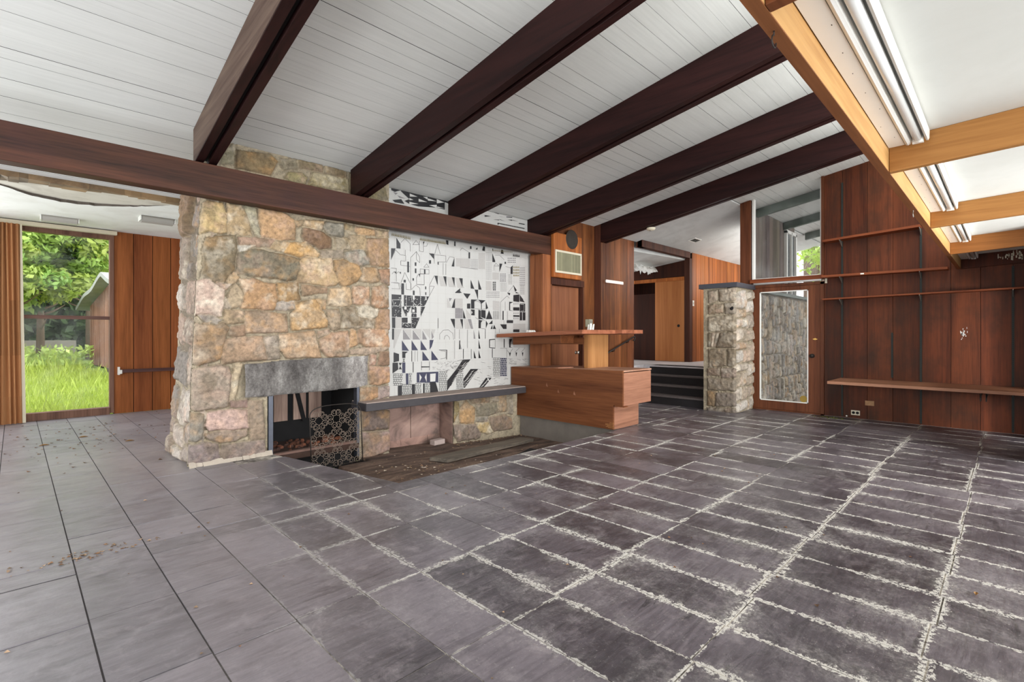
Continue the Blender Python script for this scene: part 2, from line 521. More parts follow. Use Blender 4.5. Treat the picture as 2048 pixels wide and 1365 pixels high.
def build_floor():
    xs = [0.24 + 0.335 * k for k in range(-11, 28)]
    xs = [x for x in xs if -3.2 < x < 9.2] + [9.25]
    xs = [-3.2] + xs
    ys = [-3.5, -2.95, -2.3, -1.65, -1.02, -0.4, 0.24, 0.905, 1.608, 2.29, 2.95, 3.59, 3.79, 4.22, 4.85, 5.47, 6.1, 6.72, 7.35, 7.98, 8.6, 9.25, 9.86, 10.42]
    vs, fs, uv, cc, mi = [], [], [], [], []
    r = random.Random(3)
    g = 0.0036
    for i in range(len(xs) - 1):
        off = r.uniform(-0.018, 0.018)
        for j in range(len(ys) - 1):
            x0, x1, y0, y1 = xs[i], xs[i + 1], ys[j], ys[j + 1]
            if 0 < j < len(ys) - 2 and abs(y0 - 3.79) > 1e-6 and abs(y1 - 3.79) > 1e-6:
                y0 += off
                y1 += off
            inpit = y0 >= 3.78 and y1 <= 7.4 and x1 <= 6.0
            poly = [(x0 + g, y0 + g), (x1 - g, y0 + g), (x1 - g, y1 - g), (x0 + g, y1 - g)]
            if y1 <= 5.70 and y0 >= 3.78 and x0 < 5.86 and x1 > 2.0:
                # clip against the slanted edge, drop what lies over the pit
                out = []
                for a in range(4):
                    p, q = poly[a], poly[(a + 1) % 4]
                    fp, fq = pit_edge(p[1]) - p[0], pit_edge(q[1]) - q[0]
                    if fp >= 0:
                        out.append(p)
                    if (fp >= 0) != (fq >= 0):
                        s = fp / (fp - fq)
                        out.append((p[0] + (q[0] - p[0]) * s, p[1] + (q[1] - p[1]) * s))
                poly = out
                if len(poly) < 3:
                    if x1 > 5.86:
                        poly = [(5.86, y0 + g), (x1 - g, y0 + g), (x1 - g, y1 - g), (5.86, y1 - g)]
                    else:
                        continue
            elif y0 > 5.4 and x0 > 1.3 and x0 < 9.3 and y0 < 7.4:
                continue
            z = r.uniform(-0.0015, 0.0015)
            tilt = r.uniform(-0.002, 0.002)
            rv = r.random()
            b = len(vs)
            n = len(poly)
            for (px, py) in poly:
                zz = z + tilt * ((px - x0) / (x1 - x0) - 0.5)
                vs.append((px, py, zz))
                uv.append((px - x0, py - y0))
                cc.append((x1 - x0, y1 - y0, rv, 1))
            for (px, py) in poly:
                vs.append((px, py, -0.02))
                uv.append((px - x0, py - y0))
                cc.append((x1 - x0, y1 - y0, rv, 1))
            fs.append(tuple(range(b, b + n)))
            mi.append(0)
            for a in range(n):
                fs.append((b + a, b + n + a, b + n + (a + 1) % n, b + (a + 1) % n))
                mi.append(0)
    # grout bed (three slabs around the pit)
    def slab(poly):
        b = len(vs)
        n = len(poly)
        for zz in (-0.0035, -0.16):
            for (px, py) in poly:
                vs.append((px, py, zz))
                uv.append((0, 0))
                cc.append((1, 1, 1, 1))
        fs.append(tuple(range(b, b + n)))
        mi.append(1)
        for a in range(n):
            fs.append((b + a, b + n + a, b + n + (a + 1) % n, b + (a + 1) % n))
            mi.append(1)
    slab([(-3.2, -3.5), (9.25, -3.5), (9.25, 3.78), (-3.2, 3.78)])
    slab([(-3.2, 3.78), (pit_edge(3.78) - 0.004, 3.78), (pit_edge(5.75) - 0.004, 5.75), (-3.2, 5.75)])
    slab([(5.87, 3.78), (9.25, 3.78), (9.25, 5.4), (5.87, 5.4)])
    slab([(-3.2, 5.75), (1.6, 5.75), (1.6, 6.7), (-3.2, 6.7)])
    slab([(-3.2, 6.7), (3.6, 6.7), (3.6, 10.42), (-3.2, 10.42)])
    me = bpy.data.meshes.new('floor')
    me.from_pydata(vs, [], fs)
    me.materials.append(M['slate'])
    me.materials.append(M['grout'])
    me.polygons.foreach_set('material_index', mi)
    a = me.color_attributes.new('Col', 'FLOAT_COLOR', 'POINT')
    a.data.foreach_set('color', np.array(cc, dtype=float).ravel())
    ul = me.uv_layers.new(name='UVMap')
    li = np.zeros(len(me.loops), dtype=np.int32)
    me.loops.foreach_get('vertex_index', li)
    ul.data.foreach_set('uv', np.array(uv)[li].ravel())
    o = bpy.data.objects.new('floor', me)
    SC.collection.objects.link(o)
    struct(o)


build_floor()

# ------------------------------------------------------------------ plank ceiling
def paint_material():
    m = NT('painted_plank')
    v = m.coords((0.06, 1, 1))
    g = m.noise(v, 40, 4, 0.6)
    b = m.noise(m.coords(), 1.1, 5, 0.6)
    c = m.mix(g, lin((205, 205, 201)), lin((228, 228, 224)))
    c = m.mix(m.math('MULTIPLY', m.ramp(b, [(0.5, 0.0), (0.75, 1.0)]), 0.25), c, lin((196, 196, 188)))
    m.link(m.mix(1.0, m.vcol(), c, 'MULTIPLY'), 'Base Color')
    m.b.inputs['Roughness'].default_value = 0.5
    m.bump(g, 0.06, 0.002)
    return m.mat


M['plank_paint'] = paint_material()
M['plank_gap'] = plain('plank_joint', (52, 48, 46), 0.9)


def plaster(name, c, stain, amt):
    m = NT(name)
    v = m.coords()
    n = m.noise(v, 2.2, 7, 0.65, 0.5)
    col = m.mix(m.math('MULTIPLY', m.ramp(n, [(0.45, 0.0), (0.7, 1.0)]), amt), lin(c), lin(stain))
    m.link(m.mix(1.0, m.vcol(), col, 'MULTIPLY'), 'Base Color')
    m.b.inputs['Roughness'].default_value = 0.7
    m.bump(m.noise(v, 30, 4), 0.05, 0.003)
    return m.mat


M['plaster'] = plaster('white_plaster', (234, 234, 230), (200, 196, 186), 0.4)
M['plaster_panel'] = plaster('ceiling_panel_paint', (222, 222, 214), (206, 206, 196), 0.4)
M['plaster_hall'] = plaster('hall_plaster', (206, 206, 202), (170, 168, 164), 0.5)
M['plaster_torn'] = plaster('torn_plaster', (206, 200, 188), (160, 150, 138), 0.8)
M['torn_brown'] = plaster('torn_board', (140, 112, 78), (60, 44, 30), 1.0)


def build_ceiling():
    mb = MB()
    r = random.Random(5)
    y = 0.44
    while y < 7.36:
        y1 = min(y + 0.142, 7.42)
        dz = r.uniform(-0.0012, 0.0012)
        t = r.uniform(0.95, 1.0)
        g = r.choice([0.0003, 0.0007, 0.0011, 0.0020])
        a, b = y + g, y1 - g
        mb.add([(-3.2, a, zc(a) + dz), (15.0, a, zc(a) + dz), (15.0, b, zc(b) + dz), (-3.2, b, zc(b) + dz)], [(0, 3, 2, 1)], 0, (t, t, t))
        for e in (a, b):
            mb.add([(-3.2, e, zc(e) + dz), (15.0, e, zc(e) + dz), (15.0, e, zc(e) + 0.02), (-3.2, e, zc(e) + 0.02)], [(0, 1, 2, 3)], 1)
        y = y1
    mb.hexa([(-3.3, 0.40, zc(0.40) + 0.005), (15.0, 0.40, zc(0.40) + 0.005), (15.0, 7.45, zc(7.45) + 0.005), (-3.3, 7.45, zc(7.45) + 0.005),
             (-3.3, 0.40, zc(0.40) + 0.12), (15.0, 0.40, zc(0.40) + 0.12), (15.0, 7.45, zc(7.45) + 0.12), (-3.3, 7.45, zc(7.45) + 0.12)], 1)
    struct(mb.build('ceiling', [M['plank_paint'], M['plank_gap']]))


build_ceiling()

# flat plaster ceiling of the garden end, with its delaminated front edge
mb = MB()
curve = [(-3.2, 7.75), (-1.2, 7.6), (-0.5, 7.85), (-0.12, 8.1), (0.1, 8.4), (0.42, 8.6), (0.75, 8.52), (1.086, 8.25), (1.3, 8.0), (1.466, 7.74), (1.6, 7.5), (2.2, 7.42), (3.6, 7.42)]
rr = random.Random(2)
fine = []
for k in range(len(curve) - 1):
    for s in range(6):
        a = s / 6
        fine.append((curve[k][0] * (1 - a) + curve[k + 1][0] * a, curve[k][1] * (1 - a) + curve[k + 1][1] * a + rr.uniform(-0.025, 0.025)))
fine.append(curve[-1])
n = len(fine)
vs = [(x, y, 3.0) for x, y in fine] + [(x, 10.45, 3.0) for x, y in fine] + [(x, y, 3.042) for x, y in fine]
mb.add(vs, [(k, k + 1, n + k + 1, n + k) for k in range(n - 1)], 0)
mb.add([vs[k] for k in range(n)] + [vs[2 * n + k] for k in range(n)], [(k, n + k, n + k + 1, k + 1) for k in range(n - 1)], 2)
mb.hexa([(-3.3, 7.45, 2.985), (3.6, 7.45, 2.985), (3.6, 8.75, 3.045), (-3.3, 8.75, 3.045), (-3.3, 7.45, 3.2), (3.6, 7.45, 3.2), (3.6, 10.5, 3.2), (-3.3, 10.5, 3.2)], 1)
mb.box(-3.3, 3.6, 8.7, 10.5, 3.043, 3.14, 1)
# torn brown fringe where flat and sloped ceilings meet
k = -3.2
while k < 1.6:
    w = rr.uniform(0.05, 0.22)
    ye = 7.56 + rr.uniform(0.0, 0.14) + max(0, 0.16 * (1 - abs(k + 0.2)))
    c_ = rr.uniform(0.45, 1.15)
    mb.hexa([(k, 7.36, 2.94 + rr.uniform(0, .02)), (k + w, 7.36, 2.94 + rr.uniform(0, .02)), (k + w, ye, 2.985), (k, ye + rr.uniform(-.03, .03), 2.982),
             (k, 7.36, 3.06), (k + w, 7.36, 3.06), (k + w, ye, 3.02), (k, ye, 3.02)], 3, (c_, c_, c_))
    k += w
struct(mb.build('ceiling_garden', [M['plaster'], M['plaster_torn'], plain('torn_edge', (96, 88, 80), 0.9, 0, 0.4, 20), M['torn_brown']]))

# low ceiling over the photographer
def zl(y, z):
    return z + 0.04 * (0.476 - y)


mb = MB()
mb.hexa([(-3.2, -3.5, zl(-3.5, 2.385)), (9.25, -3.5, zl(-3.5, 2.385)), (9.25, 0.475, 2.385), (-3.2, 0.475, 2.385),
         (-3.2, -3.5, 2.75), (9.25, -3.5, 2.75), (9.25, 0.475, 2.6), (-3.2, 0.475, 2.6)])
struct(mb.build('ceiling_low', M['plaster_panel']))

# ------------------------------------------------------------------ boarded walls
def boards(mb, axis, plane, edges, z0, ztop, thick=0.02, gap=0.004, tone=(0.82, 1.1), seed=1, m=0, mback=1):
    """vertical boards standing in plane axis=const, faces towards -axis; edges: board edges along the other axis"""
    r = random.Random(seed)
    for a, b in zip(edges[:-1], edges[1:]):
        lo, hi = min(a, b) + gap / 2, max(a, b) - gap / 2
        t = r.uniform(*tone)
        c = (t, t * r.uniform(0.95, 1.03), t * r.uniform(0.92, 1.05))
        za, zb_ = ztop(lo), ztop(hi)
        if axis == 'x':
            v = [(plane, lo, z0), (plane + thick, lo, z0), (plane + thick, hi, z0), (plane, hi, z0), (plane, lo, za), (plane + thick, lo, za), (plane + thick, hi, zb_), (plane, hi, zb_)]
        else:
            v = [(lo, plane, z0), (hi, plane, z0), (hi, plane + thick, z0), (lo, plane + thick, z0), (lo, plane, za), (hi, plane, zb_), (hi, plane + thick, zb_), (lo, plane + thick, za)]
        mb.hexa(v, m, c)
    lo, hi = min(edges), max(edges)
    t2 = thick * 0.6
    if axis == 'x':
        mb.hexa([(plane + t2, lo, z0), (plane + 0.12, lo, z0), (plane + 0.12, hi, z0), (plane + t2, hi, z0),
                 (plane + t2, lo, ztop(lo)), (plane + 0.12, lo, ztop(lo)), (plane + 0.12, hi, ztop(hi)), (plane + t2, hi, ztop(hi))], mback)
    else:
        mb.hexa([(lo, plane + t2, z0), (hi, plane + t2, z0), (hi, plane + 0.12, z0), (lo, plane + 0.12, z0),
                 (lo, plane + t2, ztop(lo)), (hi, plane + t2, ztop(hi)), (hi, plane + 0.12, ztop(hi)), (lo, plane + 0.12, ztop(lo))], mback)


XR = 9.25
mb = MB()
ed = [2.12, 1.873, 1.547, 1.233, 0.908, 0.584]
boards(mb, 'x', XR, ed, 0, lambda y: zc(y) + 0.01, seed=4)
ed = [0.584, 0.281, -0.03, -0.35, -0.68, -1.0, -1.33, -1.66, -2.0, -2.33, -2.66, -3.0, -3.33, -3.5]
boards(mb, 'x', XR, ed, 0, lambda y: (zc(y) + 0.01) if y > 0.45 else 2.6, seed=9)
struct(mb.build('wall_right', [M['panel_red'], M['dark_gap']], bevel=0.002))

# garden end wall: boards right of the window
YG = 10.42
mb = MB()
ed = [1.16 + 0.262 * k for k in range(0, 9)]
boards(mb, 'y', YG, ed, 0, lambda x: 3.0, seed=6, tone=(0.95, 1.3), gap=0.01)
mb.box(-3.3, -0.62, YG, YG + 0.12, 2.85, 3.0, 0)
mb.box(-3.3, -0.62, YG, YG + 0.12, 0, 0.12, 0)
struct(mb.build('wall_garden', [M['panel_left'], M['dark_gap']]))

# walls out of sight: left side and behind the photographer, both mostly glazed openings
mb = MB()
mb.box(-3.3, -3.2, -3.5, 10.5, 2.75, 4.4)
mb.box(-3.3, -3.2, -3.5, 10.5, 0, 0.25)
mb.box(-3.3, -3.2, 8.3, 10.5, 0.25, 2.8)
for y in (-3.5, -0.7, 2.1, 4.9, 7.7):
    mb.box(-3.29, -3.21, y, y + 0.09, 0.25, 2.75)
struct(mb.build('wall_left', M['frame_wood']))
mb = MB()
mb.box(-3.3, 9.35, -3.6, -3.5, 2.35, 2.9)
mb.box(-3.3, 9.35, -3.6, -3.5, 0, 0.2)
for x in (-3.2, -1.1, 1.0, 3.1, 5.2, 7.3, 9.2):
    mb.box(x, x + 0.09, -3.59, -3.51, 0.2, 2.35)
struct(mb.build('wall_rear', M['frame_wood']))

# wall behind the mural, with the niche under the ledge
mb = MB()
mb.box(3.43, 6.3, 5.84, 5.95, 0.35, 3.24)
mb.box(3.43, 6.3, 6.02, 6.1, -0.5, 0.4)
struct(mb.build('wall_mural', [M['concrete']]))
mb = MB()
mb.box(6.274, 6.34, 5.7, 5.84, -0.2, 3.26)
struct(mb.build('trim_mural', [M['panel_brown']]))
mb = MB()  # unseen partition with a gap, added to shape the right wall's light patch
mb.box(8.62, 9.25, -0.5, -0.4, 0, 2.38)
mb.box(7.1, 8.1, -0.5, -0.4, 0, 2.38)
mb.box(8.1, 8.62, -0.5, -0.4, 1.82, 2.38)
struct(mb.build('wall_alcove', M['panel_red']))

# ------------------------------------------------------------------ beams
LAB = ['dark ceiling beam with a grey worn side, leftmost of the five over the room',
       'dark stained ceiling beam ending on the chimney stones, second of the five from the left',
       'dark stained ceiling beam meeting the left half of the mural top, middle of the five',
       'dark stained ceiling beam ending above the round wall speaker',
       'dark stained ceiling beam carrying the smoke detector, beside the clerestory window']
for k, (x0, y1, sk) in enumerate([(1.228, 5.60, 0.0287), (2.872, 5.63, 0), (4.496, 5.82, 0), (6.19, 5.82, 0), (7.632, 5.325, 0)]):
    t = thing('ceiling_beam', LAB[k], 'beam', (x0 + 0.09, y1, zb(y1)), 'sloped beams under the plank ceiling')

    def bar(a, b, lo, hi):
        def P(x, y, z):
            return (x - sk * (YB - y), y, z)
        return [P(x0 + a, 0.53, zb(0.53) + lo), P(x0 + b, 0.53, zb(0.53) + lo), P(x0 + b, y1, zb(y1) + lo), P(x0 + a, y1, zb(y1) + lo),
                P(x0 + a, 0.53, zc(0.53) - hi), P(x0 + b, 0.53, zc(0.53) - hi), P(x0 + b, y1, zc(y1) - hi), P(x0 + a, y1, zc(y1) - hi)]
    m = M['rafter_worn'] if k == 0 else M['rafter']
    MB().hexa(bar(0, 0.072, 0, 0.001)).build('side_board', [M['rafter']], t, bevel=0.003)
    if k == 0:
        MB().hexa(bar(-0.002, 0.0, 0.006, 0.004)).build('worn_face', [m], t)['label'] = 'grey worn side of the beam'
    MB().hexa(bar(0.112, 0.184, 0, 0.001)).build('side_board', [M['rafter']], t, bevel=0.003)
    MB().hexa(bar(0.072, 0.112, 0.05, 0.001)).build('filler_strip', [M['dark_gap']], t)

o = MB().box(-3.2, 6.40, YB, 5.625, 2.645, 2.953).build('tie_beam', M['tie'], origin=(1.6, 5.55, 2.645), bevel=0.005)
tag(o, 'long horizontal reddish brown beam crossing in front of the chimney and mural', 'beam')
o = MB().box(6.2, 6.40, 5.475, 5.77, -0.15, 2.645).build('beam_post', M['post'], origin=(6.3, 5.6, 0), bevel=0.004)
tag(o, 'square brown wood post under the right end of the long horizontal beam', 'post')

# low fascia and cross joists
o = thing('fascia_beam', '', '', (3, 0.5, 2.206))
MB().box(-3.2, 9.25, 0.478, 0.518, 2.210, 2.42).build('board', M['yellow_x'], o, bevel=0.001)
MB().box(-3.2, 9.25, 0.4775, 0.518, 2.2055, 2.2105).build('bottom_edge', M['brown_x'], o)['label'] = 'brown lower edge of the board'
tag(o, 'long honey coloured board edging the low white ceiling', 'beam')
JX = [1.46, 3.45, 5.49, 7.45, 9.20]
JL = ['short dark cross joist at the near end of the honey coloured edge board',
      'honey coloured cross joist at the end of the nearest tube light',
      'honey coloured cross joist at the end of the second tube light',
      'brown cross joist at the end of the third tube light',
      'dark cross joist with peeling paint against the redwood wall']
JM = ['brown_x', 'yellow_y', 'yellow_y', 'yellow_y', 'panel_red']
for x, lb, mm in zip(JX, JL, JM):
    c = {1.46: (0.7, 0.6, 0.6), 7.45: (0.7, 0.58, 0.5), 9.20: (0.7, 0.6, 0.6)}.get(x, (1, 1, 1))
    a, b = 0.476, -3.4
    o = MB().hexa([(x, b, zl(b, 2.206)), (x + 0.045, b, zl(b, 2.206)), (x + 0.045, a, 2.206), (x, a, 2.206),
                   (x, b, zl(b, 2.384)), (x + 0.045, b, zl(b, 2.384)), (x + 0.045, a, 2.384), (x, a, 2.384)], 0, c).build('cross_joist', M[mm], origin=(x, 0, 2.2), bevel=0.002)
    tag(o, lb, 'joist', 'joists under the low white ceiling')
mb = MB()
rr = random.Random(8)
for k in range(26):
    y = rr.uniform(-0.12, 0.12)
    z = rr.uniform(2.26, 2.36)
    mb.box(9.1975, 9.2, y, y + rr.uniform(0.004, 0.022), z, z + rr.uniform(0.01, 0.06))
mb.build('peeled_paint', M['cream'], o)

# fluorescent lights
LL = ['white tube light fixture nearest the camera on the low ceiling', 'white tube light fixture second along the honey coloured board',
      'white tube light fixture third along the edge board', 'small dim tube light fixture farthest along, by the redwood wall']
for k in range(4):
    x0, x1 = JX[k] + 0.075, JX[k + 1] - 0.03
    t = thing('tube_light', LL[k], 'light fixture', ((x0 + x1) / 2, 0.38, 2.385), 'tube lights along the low ceiling')
    mb = MB().box(x0, x1, 0.404, 0.474, 2.332, 2.383)
    for s in range(8):
        xx = x0 + (x1 - x0) * (0.08 + 0.12 * s) + RND.uniform(-0.03, 0.03)
        yy = RND.uniform(0.415, 0.46)
        mb.box(xx, xx + 0.008, yy, yy + 0.003, 2.3313, 2.333, 1)
    mb.build('cover_plate', [M['white_metal'], M['dark_gap']], t, bevel=0.002)
    mb = MB()
    prof = [(0.403, 2.336), (0.399, 2.328), (0.390, 2.325), (0.379, 2.329), (0.373, 2.345), (0.371, 2.372), (0.322, 2.372), (0.318, 2.342), (0.314, 2.332), (0.306, 2.330), (0.301, 2.340), (0.300, 2.384), (0.403, 2.384)]
    mb.prism([(x0, y, z) for y, z in prof], (x1 - x0, 0, 0))
    chan = mb.build('channel', M['white_metal'], t)
    MB().tube([(x0 + 0.03, 0.346, 2.343), (x1 - 0.03, 0.346, 2.343)], 0.0195, 16).build('tube', M['tube_glass'], t, smooth=True)
    for e, s in ((x0 + 0.005, 1), (x1 - 0.005, -1)):
        mb = MB()
        mb.box(min(e, e + s * 0.02), max(e, e + s * 0.02), 0.323, 0.370, 2.322, 2.370)
        mb.tube([(e + s * 0.02, 0.346, 2.343), (e + s * 0.04, 0.346, 2.343)], 0.0212, 14)
        mb.build('lamp_holder', M['white_metal'], chan, origin=t.location)

# hooks screwed into the fascia
def hook(x, lb, m):
    p = [(x, 0.497, 2.206), (x, 0.497, 2.192)]
    for k in range(0, 12):
        a = math.radians(90 + 25 * k)
        p.append((x + 0.018 * math.cos(a), 0.497, 2.174 + 0.018 * math.sin(a)))
    o = MB().tube(p, 0.0022, 8).build('screw_hook', M[m], origin=(x, 0.497, 2.206), smooth=True)
    tag(o, lb, 'hook', 'hooks under the honey coloured board')


hook(1.60, 'dark metal hook under the near end of the honey coloured board', 'black_metal')
hook(4.62, 'pale metal hook under the honey coloured board beside the top wall shelf', 'bracket')

# ------------------------------------------------------------------ cabinet wall with door, grille and speaker
YC = 5.47
mb = MB()
boards(mb, 'y', YC, [7.29, 7.632], 0, lambda x: zc(YC), seed=2, tone=(1.0, 1.1))
mb.box(6.40, 7.30, YC, YC + 0.12, 2.27, zc(YC), 0, (0.8, 0.8, 0.8))
mb.box(6.40, 6.425, YC, YC + 0.15, 0, 2.16, 0)
mb.box(7.275, 7.30, YC - 0.006, YC + 0.15, 0, 2.16, 2)
mb.box(6.40, 7.31, YC - 0.012, YC + 0.14, 2.155, 2.268, 2)
mb.box(7.632, 7.65, 5.33, YC + 0.1, 0, zc(5.4), 3)
struct(mb.build('wall_cabinet', [M['panel_brown'], M['dark_gap'], M['frame_dark'], M['frame_dark']], bevel=0.002))
t = thing('door_1', 'x', 'x', (6.85, YC + 0.11, 0))
del t['label'], t['category']
struct(t)
leaf = MB().box(6.43, 7.272, YC + 0.09, YC + 0.13, 0.01, 2.15).build('door_leaf', M['door_ply'], t, bevel=0.002)
MB().lathe([(0.0, 0.0), (0.03, 0.0), (0.03, 0.008), (0.012, 0.012), (0.012, 0.035), (0.028, 0.045), (0.032, 0.06), (0.024, 0.074), (0.0, 0.078)], (7.19, YC + 0.09, 0.98), (0, -1, 0)).build('door_knob', M['chrome'], leaf, smooth=True, origin=t.location)
mb = MB().box(6.43, 7.27, YC + 0.15, YC + 0.2, 0, 2.2)
struct(mb.build('wall_cabinet_back', M['dark_gap']))

t = thing('speaker_cabinet', 'upright wooden box above the door with a round speaker over a vent grille', 'speaker', (6.77, 5.44, 2.27))
yf = 5.40
MB().box(6.395, 7.165, yf, 5.468, 2.272, 3.03).build('box', M['panel_orange'], t, bevel=0.012)
a, b = at(1143.8, 479.5, Y=yf), 0
MB().lathe([(0.0, 0.016), (0.05, 0.012), (0.10, 0.006), (0.145, 0.003), (0.155, 0.008), (0.165, 0.006), (0.168, 0.0)], (a.x, yf, a.z), (0, -1, 0), 40).build('speaker_cone', M['speaker'], t, smooth=True)
g0, g1 = at(1109.7, 497.8, Y=yf), at(1161.8, 552.0, Y=yf)
gx0, gx1, gz1, gz0 = g0.x, g1.x, g0.z - 0.01, at(1109.7, 545, Y=yf).z
fr = MB()
fr.box(gx0, gx1, yf - 0.02, yf, gz1 - 0.035, gz1)
fr.box(gx0, gx1, yf - 0.02, yf, gz0, gz0 + 0.035)
fr.box(gx0, gx0 + 0.03, yf - 0.02, yf, gz0 + 0.035, gz1 - 0.035)
fr.box(gx1 - 0.03, gx1, yf - 0.02, yf, gz0 + 0.035, gz1 - 0.035)
frame = fr.build('grille_frame', M['cream'], t, bevel=0.003)
gr = MB()
k = gx0 + 0.035
while k < gx1 - 0.035:
    c = RND.uniform(0.7, 1.1)
    gr.box(k, k + 0.009, yf - 0.012, yf, gz0 + 0.03, gz1 - 0.03, 0, (c, c, c))
    k += 0.0145
gr.build('grille_slats', plain('grille_paint', (150, 146, 116), 0.5, 0, 0.2), frame, origin=t.location)

# wood block wall right of the cabinet
YW = 5.33
mb = MB()
boards(mb, 'y', YW, [7.634, 7.80, 7.92, 8.10, 8.31, 8.54, 8.79], 0, lambda x: zc(YW), seed=12, tone=(0.72, 1.12))
struct(mb.build('wall_block', [M['panel_brown'], M['dark_gap']], bevel=0.002))
p, q = at(1211.5, 562.5, Y=YW - 0.02), at(1246, 566, Y=YW - 0.02)
t = thing('wall_light', 'short thin pink-white strip light on the brown panelled wall', 'light', ((p.x + q.x) / 2, YW, p.z))
MB().box(p.x, q.x, YW - 0.035, YW - 0.012, p.z - 0.03, p.z + 0.03).build('lens', M['white_card'], t, bevel=0.01)
MB().box(p.x + 0.01, q.x - 0.01, YW - 0.012, YW, p.z - 0.022, p.z + 0.022).build('back_plate', M['white_metal'], t)
t = thing('handrail', 'thin dark metal handrail rising over the steps on the panelled wall', 'handrail', (8.3, YW, 1.1))
a, b = at(1200, 716, Y=YW - 0.07), at(1268, 674, Y=YW - 0.07)
pts = [a, b]
d = (b - a).normalized()
for k in range(1, 9):
    g = math.radians(28 * k)
    pts.append(b + d * (0.035 * math.sin(g)) + Vector((0, 0, -1)) * 0.035 * (1 - math.cos(g)))
MB().tube(pts, 0.014, 10).build('rail', M['black_metal'], t, smooth=True)
for s in (0.42, 0.85):
    q = a.lerp(b, s)
    MB().tube([q, q + Vector((0, 0.02, -0.05)), Vector((q.x, YW, q.z - 0.06))], 0.008, 8).build('rail_bracket', M['black_metal'], t, smooth=True)

# ------------------------------------------------------------------ hall: steps, landing, closet
t = thing('entry_steps', 'four black steps rising between the bar and the stone pier', 'steps', (8.9, 4.55, 0))
for k in range(4):
    x = 8.56 + 0.277 * k
    z = 0.1675 * (k + 1)
    MB().box(x, 9.40 if k < 3 else 9.40, 3.78, 5.32, z - 0.1675, z - 0.03).build('riser', M['stair'], t)
    MB().box(x - 0.02, x + 0.28, 3.78, 5.32, z - 0.03, z).build('tread', M['stair_edge'] if k < 3 else M['landing'], t, bevel=0.004)
mb = MB()
mb.box(9.40, 14.6, 3.76, 7.4, 0.40, 0.67)
mb.box(8.66, 9.40, 5.46, 7.4, 0.40, 0.67)
struct(mb.build('floor_landing', M['landing']))
YH, XC = 5.2, 10.97
mb = MB()
ed = [XC + 0.125]
r = random.Random(21)
while ed[-1] < 14.4:
    ed.append(ed[-1] + 0.225)
def zhall(y):
    return 3.2 + 0.237 * (YH - y)
boards(mb, 'y', YH, ed, 0.67, lambda x: 3.2, seed=31, tone=(0.75, 1.15), gap=0.012)
struct(mb.build('wall_hall', [M['panel_orange'], M['dark_gap']]))
mb = MB()
mb.hexa([(8.02, 3.42, zhall(3.42)), (14.6, 3.42, zhall(3.42)), (14.6, 5.32, zhall(5.32)), (8.02, 5.32, zhall(5.32)),
         (8.02, 3.42, zhall(3.42) + 0.02), (14.6, 3.42, zhall(3.42) + 0.02), (14.6, 5.32, zhall(5.32) + 0.02), (8.02, 5.32, zhall(5.32) + 0.02)])
struct(mb.build('ceiling_hall', M['plaster_hall']))
def zcor(y):
    return 3.03 - 0.115 * (y - 5.3)
mb = MB()
mb.hexa([(8.7, 5.46, zcor(5.46)), (11.1, 5.31, zcor(5.31)), (11.1, 7.4, zcor(7.4)), (8.7, 7.4, zcor(7.4)),
         (8.7, 5.46, 3.25), (11.1, 5.31, 3.25), (11.1, 7.4, 3.25), (8.7, 7.4, 3.25)])
struct(mb.build('ceiling_corridor', M['plaster_hall']))
mb = MB()
mb.box(8.87, 9.03, 5.2, 5.33, 3.06, 3.2)
mb.box(8.87, XC + 0.02, 5.19, 5.3, 3.06, 3.2)
o = mb.build('hall_header', M['frame_dark'], origin=(9.9, 5.25, 3.06), bevel=0.004)
tag(o, 'dark wooden header turning a corner above the hall opening', 'beam')
# peeling paint flakes
r = random.Random(4)
mb = MB()
for (u, v, s) in ((1290, 520, 0.11), (1299, 533, 0.10), (1303, 526, 0.09), (1284, 527, 0.10), (1277, 512, 0.11), (1306, 518, 0.08), (1273, 528, 0.09), (1294, 526, 0.1)):
    c = at(u, v, Y=6.0)
    c.z = zcor(6.0) - 0.02
    g = 5
    vs = []
    for i in range(g + 1):
        for j in range(g + 1):
            a, b = i / g - 0.5, j / g - 0.5
            curl = (a * a + b * b) * s * 1.5
            vs.append((c.x + a * s * 2, c.y + b * s * 2, c.z - curl * r.uniform(0.5, 1.6) - abs(a + 0.3) * s * 1.1 - r.uniform(0, 0.02)))
    fs = [(i * (g + 1) + j, (i + 1) * (g + 1) + j, (i + 1) * (g + 1) + j + 1, i * (g + 1) + j + 1) for i in range(g) for j in range(g)]
    mb.add(vs, fs)
o = mb.build('peeling_paint', M['plaster'], origin=(10.0, 6.0, 2.95))
tag(o, 'curled white paint peeling off the corridor ceiling', 'paint', kind='stuff')

# closet wall
mb = MB()
mb.box(XC, XC + 0.12, YH, 5.33, 0.67, 3.06, 0)
mb.box(XC, XC + 0.06, 5.33, 7.4, 2.66, 3.05, 1)
mb.box(XC - 0.01, XC + 0.08, 5.33, 7.4, 2.57, 2.65, 2)
mb.box(XC + 0.9, XC + 1.0, 5.36, 7.4, 0.67, 3.0, 1)
mb.box(XC, XC + 0.9, 7.3, 7.4, 0.67, 3.0, 1)
mb.box(XC + 0.12, XC + 0.9, 5.33, 5.36, 0.67, 3.0, 1)
mb.box(8.7, XC, 7.38, 7.5, 0.4, 3.0, 1)
mb.box(8.66, 8.78, 5.46, 7.4, 0, 3.0, 1)
struct(mb.build('wall_closet', [M['frame_dark'], M['closet_dark'], M['panel_orange']]))
t = thing('closet_door', 'plain orange-brown plywood sliding closet door up the steps', 'door', (XC + 0.03, 5.7, 0.67))
leaf = MB().box(XC + 0.012, XC + 0.045, 5.335, 6.08, 0.675, 2.57).build('panel', M['closet_ply'], t, bevel=0.002)
a = at(1357, 652, X=XC + 0.012)
